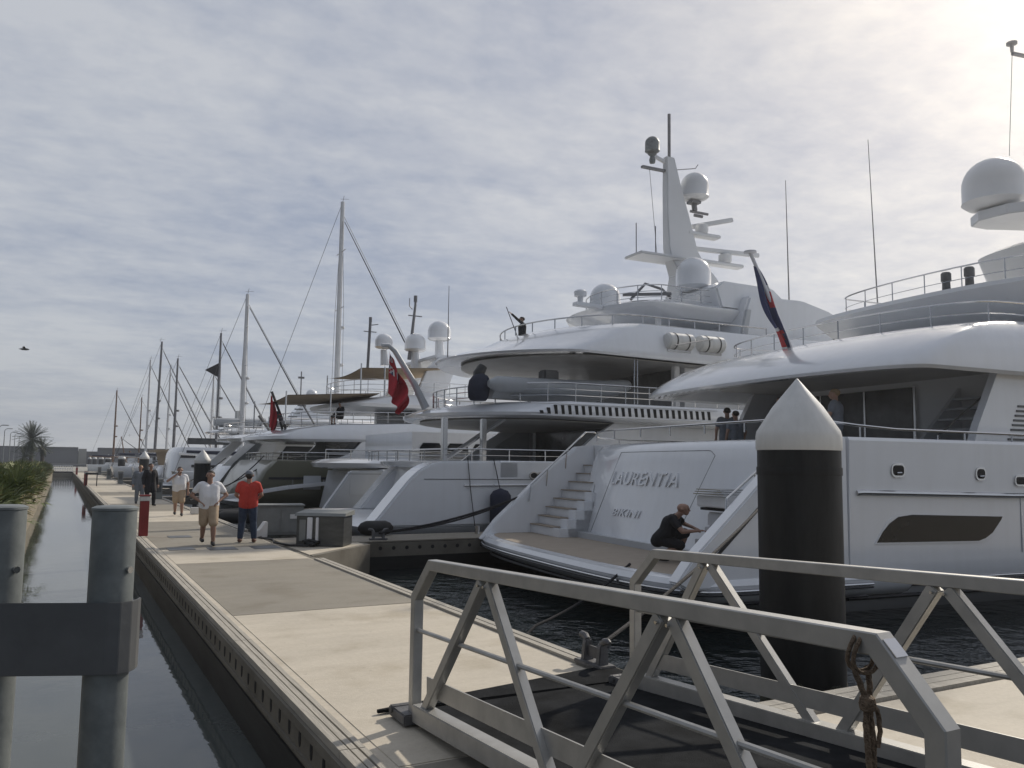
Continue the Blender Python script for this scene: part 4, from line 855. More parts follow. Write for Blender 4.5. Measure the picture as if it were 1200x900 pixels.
for (x, y, z0, z1) in ((2.6, 3.2, 5.9, 9.5),): MB().tube([(x, y, z0), (x, y, z1)], [.03, .012], 5).build('whip_aerial', 'mastd', B)
MB().tube([(19.0, .5, 7.4), (18.9, .5, 15.9)], [.045, .016], 6).build('whip_aerial', 'mastd', B)
MB().tube([(25.1, .5, 6.0), (24.6, .5, 19.0)], [.05, .018], 6).build('whip_aerial', 'mastd', B)
q = MB(); q.tube([(-1.2, 0, 6.28), (-.95, 0, 6.3), (-.7, 0, 6.1), (0.1, 0, 4.9), (.55, 0, 4.05)], [.07, .08, .095, .12, .15], 10); q.build('flag_arm', 'gelgrey', B, smooth=True)
# red ensign
def ensign(name, hoist_top, drop, width, label, lean=(0, 0), seed=3, folds=2.2, canton=True):
    mb = MB(); n1, n2 = 36, 24; P = {}
    for i in range(n1+1):
        for k in range(n2+1):
            t = i/n1; s_ = k/n2; fold = .16*sin(s_*folds*2*pi+t*2)*(.3+s_)
            P[i, k] = Vector(hoist_top)+Vector((lean[0]*t+s_*width*.55*(.45+.55*sin(t*pi)), fold*width-.02, -t*drop-s_*width*.75*(1-.35*t)))
    for i in range(n1):
        for k in range(n2):
            s_ = (k+.5)/n2; t = (i+.5)/n1; m_ = 'fred'
            if canton and s_ < .5 and t < .5:
                u, v = s_*4-1, t*4-1; m_ = 'fblue'
                if abs(abs(u)-abs(v)) < .3: m_ = 'fwhite'
                if abs(u) < .34 or abs(v) < .34: m_ = 'fwhite'
                if abs(u) < .17 or abs(v) < .17 or abs(abs(u)-abs(v)) < .1: m_ = 'fred'
            mb.add([P[i, k], P[i, k+1], P[i+1, k+1], P[i+1, k]], [(0, 1, 2, 3)], m_)
    o = mb.build(name, 'fred'); return tag(o, label, 'flag')
ff = ensign('flag', (-.9, 0, 6.15), 1.6, 1.6, 'large red ensign hanging from the curved grey arm of the tall yacht'); ff.location = B.location; ff.rotation_euler = B.rotation_euler
# life raft canisters, tender, covered water toy on B
def place(o, par): o.location = par.matrix_basis @ Vector(o.location); o.rotation_euler = (0, 0, par.rotation_euler.z+o.rotation_euler.z)
def liferaft(x, label):
    root = empty('life_raft_canister', (x, -5.0, 6.48), 0, label, 'life raft', 'white life raft canisters on the bridge deck edge of the tall yacht'); 
    B.rotation_euler; bpy.context.view_layer.update(); place(root, B)
    q = MB(); q.tube([(-.60, 0, 0), (-.57, 0, 0), (-.5, 0, 0), (.5, 0, 0), (.57, 0, 0), (.60, 0, 0)], [.12, .24, .30, .30, .24, .12], 18); q.build('shell', 'cone', root, smooth=True)
    for xx in (-.28, .25): MB().tube([(xx, 0, 0), (xx+.05, 0, 0)], .312, 18).build('strap', 'black', root)
    MB().box((0, .12, -.34), (1.0, .3, .1)).build('cradle', 'steel', root); return root
bpy.context.view_layer.update()
for x, lab in ((8.35, 'white life raft canister, the left one of the pair'), (9.75, 'white life raft canister, the right one of the pair beside the thin mooring wire')): liferaft(x, lab)
td = empty('inflatable_tender', (4.3, -3.2, 4.2), 0, 'long grey inflatable tender stowed behind the rail of the tall yacht', 'tender'); place(td, B)
for sy in (-.62, .62):
    q = MB(); q.tube([(-2.9, sy, .5), (-2.6, sy, .5), (0, sy, .5), (1.6, sy, .55), (2.5, sy*.7, .68), (2.95, sy*.1, .78)], [.12, .27, .29, .29, .26, .2], 16); q.build('tube', 'tube', td, smooth=True)
q = MB(); q.loft([[(-2.6, -.5, .35), (-2.6, .5, .35), (-2.6, .25, .05), (-2.6, -.25, .05)], [(1.2, -.5, .35), (1.2, .5, .35), (1.2, .2, .0), (1.2, -.2, .0)], [(2.6, -.12, .6), (2.6, .12, .6), (2.6, .05, .4), (2.6, -.05, .4)]]); q.build('hull', 'gelgrey', td)
MB().box((-.3, 0, .85), (.6, .5, .6)).build('console', 'galvd', td, bevel=.05)
MB().box((-1.4, 0, .65), (.9, .8, .25)).build('seat', 'greycloth', td, bevel=.06)
q = MB(); q.tube([(-3.05, 0, .2), (-3.0, 0, .9), (-2.85, 0, 1.15)], [.14, .2, .16], 10); q.build('outboard_motor', 'black', td, smooth=True)
q = MB(); q.lathe([(.28, 0), (.36, .12), (.40, .5), (.38, .8), (.27, 1.0), (.10, 1.09), (.01, 1.1)], (0, 0, 0), 16)
q.v = [(x*1.15+.08*z*z, y, z) for x, y, z in q.v]
jt = tag(q.build('covered_outboard', 'navycloth', smooth=True), 'bulky dark navy cover standing at the left end of the grey tender', 'cover'); jt.location = (1.25, -3.3, 4.15); place(jt, B); jt.scale = (.85, .85, .85)
# ------------------------------------------------ generic yacht for the rows behind
def yacht(name, loc, rz, label, hullm, hw, L, deck, xa0, decks, group=None, win=True, stripe=None):
    """decks: list of (z0, z1, xa, hw, overhang_tip_dx)"""
    Y = empty(name, (loc[0], loc[1], 0), rz, label, 'yacht', group)
    hull_rings([(-.9, xa0+1.6, hw*.8), (-.2, xa0+.7, hw*.95), (.4, xa0+.35, hw), (deck-.5, xa0+.0+.6, hw*1.01), (deck, xa0+.9, hw), (deck+.05, xa0+.95, hw-.04)], L, deck-.15, xa0+L*.45, rc=.5, p=4, camber=.3).build('hull', hullm, Y, smooth=True)
    slab([(-.35, xa0+.2, xa0+3, hw*.85, .3, .6), (-.15, xa0-.1, xa0+3, hw*.93, .3, .6), (-.02, xa0, xa0+3, hw*.92, .3, .6)], None, p=4, xs=xa0+2.8, tip=.97).build('swim_platform', 'gel2', Y, smooth=True)
    for i, (z0, z1, xa, w, xr) in enumerate(decks):
        slab([(z1-.02, xa+.5, L*.8, w*.93, .5, .7), (z1+.0, xa+.1, L*.8, w*.98, .5, .7), (z1+.14, xa, L*.8, w, .5, .7), (z1+.35, xa+.6, L*.8-.2, w*.97, .5, .7), (z1+.5, xa+1.6, L*.78, w*.9, .5, .7)], None, p=4, xs=L*.35).build('deck_overhang', 'gel', Y, smooth=True, angle=32)
        xw = xr
        MB().box(((xw+L*.62)/2, 0, (z0+z1)/2), (L*.62-xw, w*1.6, z1-z0)).build('deckhouse', 'gel2', Y)
        for s_ in (-1, 1):
            MB().prism_y([(xw-1.3, z0), (xw-.2, z0+.0), (xw+.5, z1), (xw-.4, z1)], s_*w*.86, s_*w*.90).build('side_plate', 'gel', Y)
            if win: MB().prism_y([(xw+.5, z0+.45), (xw+1.1, z1-.3), (L*.55, z1-.3), (L*.6, z0+.45)], s_*(w*.8), s_*(w*.8+.03)).build('side_window', 'glass', Y)
        MB().box((xw-.03, 0, (z0+z1)/2), (.05, w*1.3, (z1-z0)*.85)).build('saloon_door', 'glass2', Y)
    return Y
# C: low white yacht, only its quarter shows left of B
C = empty('motor_yacht', (11.6, 38.9, 0), 0, 'low white yacht whose grey stern quarter shows between the tall yacht and the khaki one', 'yacht')
hull_rings([(-.9, .9, 3.4), (-.3, .9, 3.7), (.4, .9, 3.85), (1.6, .9, 3.9), (1.72, .9, 3.86)], 22, 1.5, 10).build('hull', 'gel', C, smooth=True)
slab([(-.6, -1.7, 3, 3.4, 2.2, .5), (-.45, -2.0, 3, 3.7, 2.2, .5), (-.34, -2.0, 3, 3.7, 2.2, .5), (-.3, -1.9, 3, 3.65, 2.2, .5)], None, p=4, xs=2.8, tip=.97).build('swim_platform', 'teak', C, smooth=True)
for s_ in (-1, 1):
    q = MB(); oc = 2.2*(s_ > 0); q.prism_y([(-1.9+oc, -.4), (-1.6+oc, .1), (-.5+oc, 1.65), (2.95, 1.7), (2.95, -.4)], s_*3.9, s_*3.5); qq = q.build('quarter', 'gelgrey', C, bevel=.05)
    q = MB(); q.box((-.1, s_*3.91, .95), (.9, .02, .7)); q.build('locker_door', 'gelgrey', qq, bevel=.004)
MB().prism_y([(.2, -.3), (.6, 1.6), (1.0, 1.6), (1.0, -.3)], -3.5, 3.5).build('transom', 'gel2', C)
slab([(1.72, -.7, 7, 3.5, 1.9, .5), (1.78, -1.05, 7, 3.85, 1.9, .5), (1.98, -1.15, 7, 3.95, 1.9, .5), (2.14, -.8, 7, 3.85, 1.9, .5), (2.2, -.2, 7, 3.5, 1.9, .5)], None, p=4, xs=6.8, tip=.97).build('aft_deck', 'gel', C, smooth=True)
MB().box((9, 0, 2.7), (13, 6.6, 1.5)).build('deckhouse', 'gel', C)
for k in range(6):
    q = MB(); x = 2.9+k*1.35; q.prism_y([(x, 2.25), (x+1.1, 2.25), (x+1.1, 2.75), (x+.95, 2.95), (x+.15, 2.95), (x, 2.75)], -3.34, -3.29); q.build('window', 'glass', C)
rail([(-1.6, -3.7, 2.55), (6, -3.8, 2.55)], .4, 1.1, (.5,), .025, .02).build('deck_rail', 'steel', C)
# D: khaki yacht
D = empty('motor_yacht', (12.93, 48.3, 0), 0, 'khaki hulled yacht with white superstructure and tan awnings', 'yacht')
hull_rings([(-.9, -3.6, 4.1), (-.1, -4.5, 4.7), (.4, -4.5, 4.78), (1.5, -3.9, 4.8), (2.05, -3.4, 4.8), (2.1, -3.3, 4.76)], 32, 1.9, 14, rc=.15, p=8, camber=.15).build('hull', 'khaki', D, smooth=True)
slab([(-.3, -5.0, 0, 4.3, .3, .6), (-.05, -5.3, 0, 4.5, .3, .6), (.05, -5.2, 0, 4.4, .3, .6)], None, p=4, xs=-.2, tip=.97).build('swim_platform', 'gel2', D, smooth=True)
MB().box((1.5, -4.81, 1.15), (10, .04, .12)).build('hull_groove', 'navy', D)
rg = [(3.08, -2.4, 26, 4.3, .6, .8, .015), (3.05, -3.3, 26, 4.7, .6, .8, .015), (3.18, -3.8, 26, 4.85, .6, .8, .015), (3.35, -3.8, 26, 4.85, .6, .8, .02), (3.65, -3.1, 26, 4.75, .6, .8, .04), (3.9, -1.8, 25, 4.6, .6, .8, .05), (4.05, -.5, 25, 4.4, .6, .8, .04)]
slab(rg, None, p=4, xs=12, n=30).build('upper_deck', 'gel', D, smooth=True, angle=32)
MB().prism_y([(1.9, 2.0), (3.0, 3.2), (20, 3.3), (20, 2.0)], -4.5, 4.5).build('saloon', 'gel2', D)
MB().prism_y([(-.3, 2.05), (.9, 2.55), (1.5, 3.2), (3.4, 3.2), (2.2, 2.05)], -4.72, -4.5).build('side_plate', 'gel', D)
MB().prism_y([(-.3, 2.05), (.9, 2.55), (1.5, 3.2), (3.4, 3.2), (2.2, 2.05)], 4.5, 4.72).build('side_plate', 'gel', D)
MB().prism_y([(.1, 2.4), (.95, 3.05), (3, 3.15), (2.6, 2.35)], -4.4, -4.35).build('side_window', 'glass2', D)
MB().box((1.8, 0, 2.6), (.06, 7.5, 1.1)).build('saloon_door', 'glass', D)
rail(aft_path(-2.3, 12, 4.4, .6, .8, 4.65, .03), .6, 1.0, (.33, .66), .025, .02).build('upper_rail', 'steel', D, smooth=True)
rail(aft_path(-3.2, 8, 4.7, .2, .2, 2.5, 0), .42, 1.2, (.5,), .025, .02).build('deck_rail', 'steel', D, smooth=True)
slab([(5.05, .9, 24, 4.1, .8, .8), (5.12, .2, 24, 4.4, .8, .8), (5.3, .1, 24, 4.45, .8, .8), (5.65, 1.6, 23, 4.2, .8, .8, .01), (5.9, 3.2, 22, 3.9, .8, .8, .01)], None, p=3.5, xs=10, n=30).build('bridge_deck', 'gel2', D, smooth=True, angle=32)
MB().box((14, 0, 4.7), (18, 7.4, 1.0)).build('upper_saloon', 'gel2', D)
MB().box((4.95, 0, 4.7), (.06, 6, .9)).build('upper_doors', 'glass', D)
rail(aft_path(1.0, 10, 3.8, .8, .8, 6.7, 0), .85, 1.0, (.33, .66), .025, .02).build('bridge_rail', 'steel', D, smooth=True)
def awning(xa, xb, ya, yb, z, sagd, posts, zb):
    mb = MB(); n = 14; vs = [(xa+(xb-xa)*i/n, ya+(yb-ya)*k/n, z+.35*(i/n)-sagd*sin(pi*i/n)*.6-sagd*sin(pi*k/n)+.10*sin(pi*i/n)*(k in (0, n))) for i in range(n+1) for k in range(n+1)]
    vs += [(x, y, z_-.03) for x, y, z_ in vs]; o = (n+1)**2
    fs = [(i*(n+1)+k, i*(n+1)+k+1, (i+1)*(n+1)+k+1, (i+1)*(n+1)+k) for i in range(n) for k in range(n)]
    mb.add(vs, fs+[tuple(j+o for j in f_[::-1]) for f_ in fs]); aw = mb.build('awning', 'tan', D, smooth=True)
    for (x, y, h) in posts: MB().tube([(x, y, zb), (x, y, h)], .04, 6).build('awning_pole', 'steel', aw)
awning(-2.5, 2.6, -4.1, 4.1, 5.55, .16, [(-2.6, -4.1, 5.75), (-.2, -4.1, 5.85), (-2.6, 4.1, 5.7)], 4.0)
awning(1.7, 7.2, -3.4, 3.4, 7.35, .2, [(1.7, -3.4, 7.6), (3.1, -3.4, 7.5), (1.7, 3.4, 7.5)], 5.7)
q = MB(); q.prism_y([(5.2, 5.9), (5.9, 7.6), (6.6, 8.3), (8.9, 8.6), (9.3, 8.3), (7.6, 7.4), (7.0, 5.9)], -3.0, -2.6); q.prism_y([(5.2, 5.9), (5.9, 7.6), (6.6, 8.3), (8.9, 8.6), (9.3, 8.3), (7.6, 7.4), (7.0, 5.9)], 2.6, 3.0); q.box((7.6, 0, 8.42), (2.2, 5.6, .22)); q.build('radar_arch', 'gel', D, bevel=.04)
for (x, y, z, r) in ((4.2, 0, 9.15, .55), (6.4, .3, 9.2, .68), (7.9, 0, 10.0, .74)):
    q = MB(); dome(q, (x, y, z), r, r*1.2, 20); q.tube([(x, y, z-.2), (x+.1, y, 8.0)], [.35*r, .5*r], 10); q.build('satellite_dome', 'gel', D, smooth=True)
q = MB(); q.tube([(6.0, .3, 8.5), (6.3, .2, 12.0), (6.3, .2, 12.6)], [.12, .08, .05], 8); q.tube([(5.9, .2, 12.4), (5.9, .2, 11.9), (6.1, .2, 11.7)], .03, 5); q.box((6.3, .2, 11.3), (.9, .08, .06)); q.lathe([(.12, 0), (.12, .4)], (6.3, .2, 12.2), 8); q.build('signal_mast', 'mastd', D, smooth=True)
q = MB(); q.tube([(3.2, 0, 7.6), (3.3, 0, 10.8)], .09, 8); q.box((3.3, 0, 10.0), (.8, .06, .05)); q.lathe([(.1, 0), (.1, .3)], (3.3, 0, 10.6), 8); q.tube([(3.3, 0, 10.4), (3.8, 0, 10.5)], .03, 5); q.build('signal_mast', 'mastd', D)
for s_ in (-1, 1):
    MB().tube([(-1.8+.2*(s_ > 0), s_*.8, 3.9), (-2.65+.7*(s_ > 0), s_*.8, 5.95-1.0*(s_ > 0))], .075, 8).build('ensign_staff', 'stay', D, smooth=True)
ff = ensign('flag', (-2.7, -.8, 5.85), 1.9, .85, 'dark red flag hanging limp from the wooden staff of the khaki yacht', seed=5, canton=False); ff.location = D.location
# E, F and small ones
Ey = yacht('motor_yacht', (11.0, 59.2), 0, 'sleek white sports yacht with sloping glass stern between khaki yacht and black pile', 'gel', 3.6, 17, 1.75, -2.4, [(1.7, 3.35, -1.7, 3.5, 1.2), ], None)
MB().prism_y([(-2.3, .3), (-1.2, 1.9), (.2, 3.2), (.6, 3.2), (-.6, 1.6), (-1.2, .3)], -3.66, -3.62).build('stern_glass', 'glass3', Ey)
for s_ in (-1, 1): MB().prism_y([(-1.9, 1.7), (-.2, 3.35), (.6, 3.35), (-.9, 1.7)], s_*3.5, s_*3.3).build('roof_strut', 'gel', Ey)
rail(aft_path(-1.2, 6, 3.2, .5, .6, 4.55, .0), .6, .9, (.5,), .03, .022).build('fly_rail', 'steel', Ey)
MB().tube([(1.5, -2, 3.9), (0.6, -2, 5.1)], .12, 6).build('ensign_staff', 'galvd', Ey)
Fy = yacht('motor_yacht', (10.6, 80.2), 0, 'white three deck yacht with dark window strips behind the second black pile', 'gel', 4.2, 24, 3.1, -2.8, [(3.1, 4.5, 1.0, 4.0, 4.2), (4.8, 5.6, 6.0, 3.6, 8.5)])
for (x, z, l) in ((-1.6, 2.35, 1.2), (-.7, 1.55, 3.6), (4.2, 2.4, 2.2)): MB().box((x+l/2, -4.27, z), (l, .06, .22)).build('hull_window', 'navy', Fy)
MB().box((1.5, -3.3, 3.7), (5.0, .1, .55)).build('aft_cabin_glass', 'glass2', Fy)
MB().prism_y([(8.2, 5.9), (9.8, 8.0), (11.4, 8.0), (13.0, 5.9)], -.9, .9).build('radar_arch', 'gel', Fy)
q = MB(); dome(q, (10.6, 0, 8.3), .55); q.build('radar_dome', 'gel', Fy, smooth=True)
q = MB(); q.tube([(9.6, .3, 8), (9.6, .3, 10.8)], .06, 6); q.box((9.6, .3, 10.2), (.6, .05, .2)); q.build('signal_mast', 'mastd', Fy)
for k in range(5): MB().box((8.6+k*.28, -.93, 6.3+k*.36), (.8, .05, .12)).build('arch_slat', 'galvd', Fy)
ft = empty('inflatable_tender', (14.2, 78.0, 5.05), 0, 'grey tender stowed on the top deck of the three deck yacht', 'tender')
for sy in (-.6, .6): MB().tube([(-2.2, sy, .45), (1.2, sy, .45), (2.1, sy*.3, .7)], [.34, .38, .25], 10).build('tube', 'tube', ft, smooth=True)
q = MB(); q.tube([(-.2, 0, .1), (-.2, 0, 1.5)], .32, 10); q.build('console', 'cone', ft, smooth=True)
MB().box((0, 0, .15), (3.6, 1.0, .3)).build('hull', 'galvd', ft)
FAR = [((10.4, 96), 'white motor boat with dark canopy behind the third black pile', 3.0, 13), ((10.2, 111), 'small white motor boat moored beyond the dark canopy boat', 2.8, 12), ((10.4, 138), 'distant white motor boat near the end of the dock', 3, 13), ((10.2, 170), 'farthest white motor boat before the breakwater', 3, 13)]
for (l_, lab, w_, L_) in FAR:
    y_ = yacht('motor_boat', l_, 0, lab, 'gel', w_, L_, 1.3, -2.2, [(1.3, 2.7, -.6, w_*.9, 1.5)])
    rail([(-1.8, -w_*.9, 1.9), (8, -w_*.9, 2.0)], .6, 1.2, (.5,), .03, .025).build('deck_rail', 'steel', y_)
tarp = MB(); tarp.prism_y([(-2.0, 2.8), (-1.9, 3.1), (6, 3.25), (6, 3.0)], -3.6, 3.6); tarp.prism_y([(-1.5, 1.5), (5, 1.5), (5, 3.0), (-1.8, 2.9)], -3.3, -3.2); tarp.build('boat_cover', 'tan', [o for o in COL.objects if o.name.startswith('motor_boat')][0])
# sailing boats: hull, mast, spreaders, boom and stays
def sailboat(x, y, h, label, m='mast', r=.12, L=11, fore=None, back=None, boom=True, furl=True, lean=0):
    Y = empty('sailing_boat', (x, y, 0), 0, label, 'sailing boat', 'sailing boats behind the motor yachts')
    hull_rings([(-1.0, -L*.30, .6), (-.2, -L*.34, 1.35), (.7, -L*.36, 1.7), (1.15, -L*.37, 1.65)], L*.62, .95, 0, rc=.3, p=4, m=10, th=.08).build('hull', 'gel', Y, smooth=True)
    MB().prism_y([(-L*.12, 1.0), (-L*.10, 1.55), (L*.22, 1.45), (L*.28, 1.0)], -.9, .9).build('coach_roof', 'gel2', Y, bevel=.08)
    mt = MB(); mt.tube([(0, 0, 1.0), (lean*.5, 0, h*.5), (lean, 0, h)], [r*1.15, r, r*.75], 8); mo = mt.build('mast', m, Y, smooth=True)
    for f_ in (.35, .62, .82):
        MB().beam((lean*f_, -h*.05, h*f_), (lean*f_, h*.05, h*f_), .06, .04).build('spreader', m, mo)
    for f_ in (.42, .55): MB().lathe([(.12, 0), (.2, .1), (.16, .22)], (.28, 0, h*f_), 8).build('mast_fitting', m, mo)
    q = MB(); q.tube([(0, 0, h), (.1, 0, h+.5)], .02, 4); q.beam((-.2, 0, h+.2), (.5, 0, h+.3), .02, .02); q.build('wind_vane', 'mastd', mo)
    q = MB()
    for sy in (-1.6, 1.6): q.tube([(.0, sy, 1.1), (lean*.62, sy*.7, h*.62), (lean, 0, h*.98)], .014, 4)
    q.tube([(-L*.36, 0, 1.1), (lean, 0, h)], .016, 4); q.tube([(L*.6, 0, 1.4), (lean, 0, h*.96)], .02, 4)
    if furl: q.tube([(L*.6, 0, 1.4), (L*.6*.5+lean*.5, 0, (1.4+h*.93)/2), (lean+.2, 0, h*.93)], [.03, .055, .03], 6)
    q.build('rigging', 'stay', Y)
    if boom:
        q = MB(); q.tube([(0, 0, 2.4), (-L*.34, 0, 2.55)], .10, 8); q.build('boom', m, Y); q = MB(); q.tube([(-.2, 0, 2.6), (-L*.3, 0, 2.72)], [.2, .12], 8); q.build('sail_cover', 'navycloth', Y, smooth=True)
    return Y
sailboat(18.0, 61, 22.0, 'sailing yacht with the tallest white mast, right of centre left', r=.21, L=19)
sailboat(13.05, 71, 16.0, 'sailing boat with thick white mast carrying radar, behind the walking man', r=.19, L=14)
sailboat(13.25, 85, 14.6, 'sailing boat with dark mast and black pennant close to the thick white mast', 'mastd', r=.13, L=12)
sailboat(15.0, 100, 12.5, 'sailing boat with short white mast over the three deck yacht', r=.11)
sailboat(11.6, 105, 14.1, 'sailing boat with dark brown mast, right of the tall grey one', 'mastd', r=.14, L=12)
sailboat(10.2, 112, 16.9, 'sailing boat with tall dark grey mast leaning slightly', 'mastd', r=.16, L=13, lean=.2)
sailboat(12.9, 125, 15.0, 'sailing boat with pale thin mast between two darker masts', r=.12)
sailboat(9.85, 120, 15.4, 'sailing boat with light grey mast, left of the tall dark one', r=.13)
sailboat(11.3, 150, 12.4, 'sailing boat with thin brown wooden mast', 'wood', r=.11, furl=False)
sailboat(8.0, 160, 14.1, 'sailing boat with brown mast standing farthest left', 'wood', r=.15)
sailboat(10.2, 158, 6.0, 'small boat with a dark leaning spar near the farthest masts', 'wood', r=.1, L=8, lean=-1.2)
pn = MB(); pn.add([(0, 0, .7), (0, 0, -.7), (-1.25, .05, -.05)], [(0, 1, 2)]); pn.add([(0, .02, .7), (0, .02, -.7), (-1.25, .07, -.05)], [(2, 1, 0)])
tag(pn.build('pennant', 'blk', loc=(13.15, 85, 10.9)), 'small black triangular pennant flying left of a dark mast', 'pennant')
# gangplank of D, fenders, ropes
gpk = empty('passerelle', (6.9, 42.6, .1), 0, 'long silver gangplank rising from the dock to the stern behind the man in red', 'gangplank')
q = MB(); q.beam((0, 0, .1), (3.3, 0, .62), .5, .2); q.beam((3.3, 0, .62), (5.6, 0, .85), .5, .2); q.build('plank', 'gel', gpk, bevel=.02)
for x in (3.5, 5.1): MB().tube([(x, -.2, .75), (x, -.2, 1.0)], .02, 5).build('stanchion', 'steel', gpk)
def rope(pts, r, label, m='rope', name='mooring_rope'): 
    return tag(MB().tube(pts, r, 8).build(name, m, smooth=True), label, 'rope')
def fender(name, loc, r, h, label, m='navycloth', rx=0, rz=0):
    q = MB(); q.lathe([(.02, h+.06), (.05, h+.05), (r*.7, h-.02), (r, h-.16), (r, .16), (r*.7, .02), (.05, -.05), (.02, -.06)][::-1], (0, 0, 0), 20)
    o = q.build(name, m, smooth=True); o.location = loc; o.rotation_euler = (rx, 0, rz); return tag(o, label, 'fender')
fender('fender', (12.1, 23.0, .05), .33, 1.15, 'tall round ended dark fender hanging beside the white hull of the tall yacht')
fender('fender', (7.3, 22.1, .22), .2, .85, 'black roll fender lying on the finger dock by the hull quarter', 'rubber', 0, 0).rotation_euler = (R(90), 0, R(80))
fender('fender', (6.2, 26.2, .12), .22, 1.1, 'black fender bundle floating behind the grey cabinets', 'rubber').rotation_euler = (R(90), 0, R(70))
dn = empty('inflatable_dinghy', (6.9, 34.6, -.42), R(8), 'black inflatable dinghy lying at the dock behind the man in red', 'dinghy')
for sy in (-.55, .55): MB().tube([(-1.5, sy, .22), (-1.3, sy, .25), (.9, sy, .25), (1.7, sy*.6, .36), (2.0, 0, .42)], [.2, .26, .27, .25, .2], 14).build('tube', 'rubber', dn, smooth=True)
MB().box((-.2, 0, .14), (2.4, .8, .16)).build('floor', 'galvd', dn); MB().box((-.3, 0, .42), (.3, 1.0, .08)).build('seat', 'galvd', dn, bevel=.02)
q = MB(); q.tube([(-1.65, 0, -.1), (-1.6, 0, .5), (-1.5, 0, .8)], [.09, .14, .13], 10); q.build('outboard_motor', 'black', dn, smooth=True)
sbx = empty('service_box', (4.5, 46.5, .02), 0, 'pale service box by the dock edge behind the black pile with white cone', 'service box', 'service boxes along the dock')
MB().box((0, 0, .5), (.4, .35, 1.0)).build('body', 'cab', sbx, bevel=.02); MB().box((0, 0, 1.03), (.46, .41, .06)).build('lid', 'cone', sbx, bevel=.02); MB().box((0, -.18, .6), (.26, .02, .5)).build('door', 'inox', sbx)
for yy, lab in ((61, 'second service box along the right edge of the dock'), (77, 'third service box along the right edge of the dock'), (96, 'fourth service box along the right edge of the dock'), (120, 'farthest service box along the right edge of the dock')): copy_tree(sbx, (4.5, yy, .02), 0, lab)
hs = MB(); hs.tube([(5.2, 19.5, .05), (4.9, 19.9, .035), (4.7, 20.8, .035), (4.85, 21.6, .035), (4.65, 22.3, .035), (5.0, 23.0, .035)], .025, 8); tag(hs.build('hose', 'rubber', smooth=True), 'black hose curving over the dock between the steel cabinet and the grey cabinet', 'hose')
for (pts, lab) in ((sag((9.4, 56.2, 2.2), (5.0, 50, .3), .3), 'dark mooring line from the sports yacht to the dock'), (sag((9.3, 44.2, 2.3), (5.0, 38.4, .3), .4), 'dark mooring line from the khaki yacht stern to the dock'), (sag((9.9, 46, 2.0), (4.9, 41, .3), .35), 'second dark mooring line of the khaki yacht, behind the first')): rope(pts, .03, lab)
fender('fender', (8.6, 43.25, -.1), .3, 1.0, 'dark fender hanging at the stern corner of the khaki yacht')
fender('fender', (13.2, 34.8, .2), .28, .95, 'dark fender on the quarter of the low white yacht')
rope(sag((14.35, 23.28, 1.68), (7.45, 20.85, .2), .38), .028, 'black mooring rope running from the oval fairlead down to the finger dock cleat')
rope(sag((13.6, 19.95, 2.2), (7.35, 20.7, .2), .35)[:], .03, 'black mooring rope crossing in front of the stair wing down to the finger dock cleat')
rope([(11.1, 23.32, 2.2), (11.2, 23.28, 1.2), (11.35, 23.25, .1)], .012, 'thin dark line hanging down the hull left of the dark fender')
rope([(12.0, 23.3, 2.15), (12.1, 23.05, 1.25)], .014, 'thin line holding up the tall dark fender')
rope(sag((9.35, 12.6, .2), (7.0, 12.0, -.62), .1)+[(6.6, 11.8, -.8)], .026, 'black rope hanging over the edge of the swim platform into the water')
rope(sag((11.2, 10.62, 1.75), (4.85, 6.95, .26), .12), .022, 'dark mooring line from the nearest yacht down to the double horned cleat')
tag(MB().tube([(21.9, 23.6, 6.9), (17.0, 20.5, 5.85)], .02, 5).build('wire', 'mastd'), 'thin dark wire between the two nearest yachts beside the life rafts', 'wire')
# bird
bd = MB(); bd.loft([[(x, y*s_, z*s_) for (y, z) in ((.08, 0), (0, .07), (-.08, 0), (0, -.07))] for x, s_ in ((-.3, .1), (-.1, 1), (.15, 1), (.28, .3))])
bd.add([(-.05, .05, .03), (.1, .05, .03), (.0, .4, .16), (-.1, .75, .02)], [(0, 1, 2, 3)]); bd.add([(-.05, -.05, .03), (.1, -.05, .03), (.0, -.4, .16), (-.1, -.75, .02)], [(3, 2, 1, 0)])
tag(bd.build('bird', 'galvd', loc=(-2.4, 60, 8.85)), 'small dark bird flying alone in the left sky', 'bird')
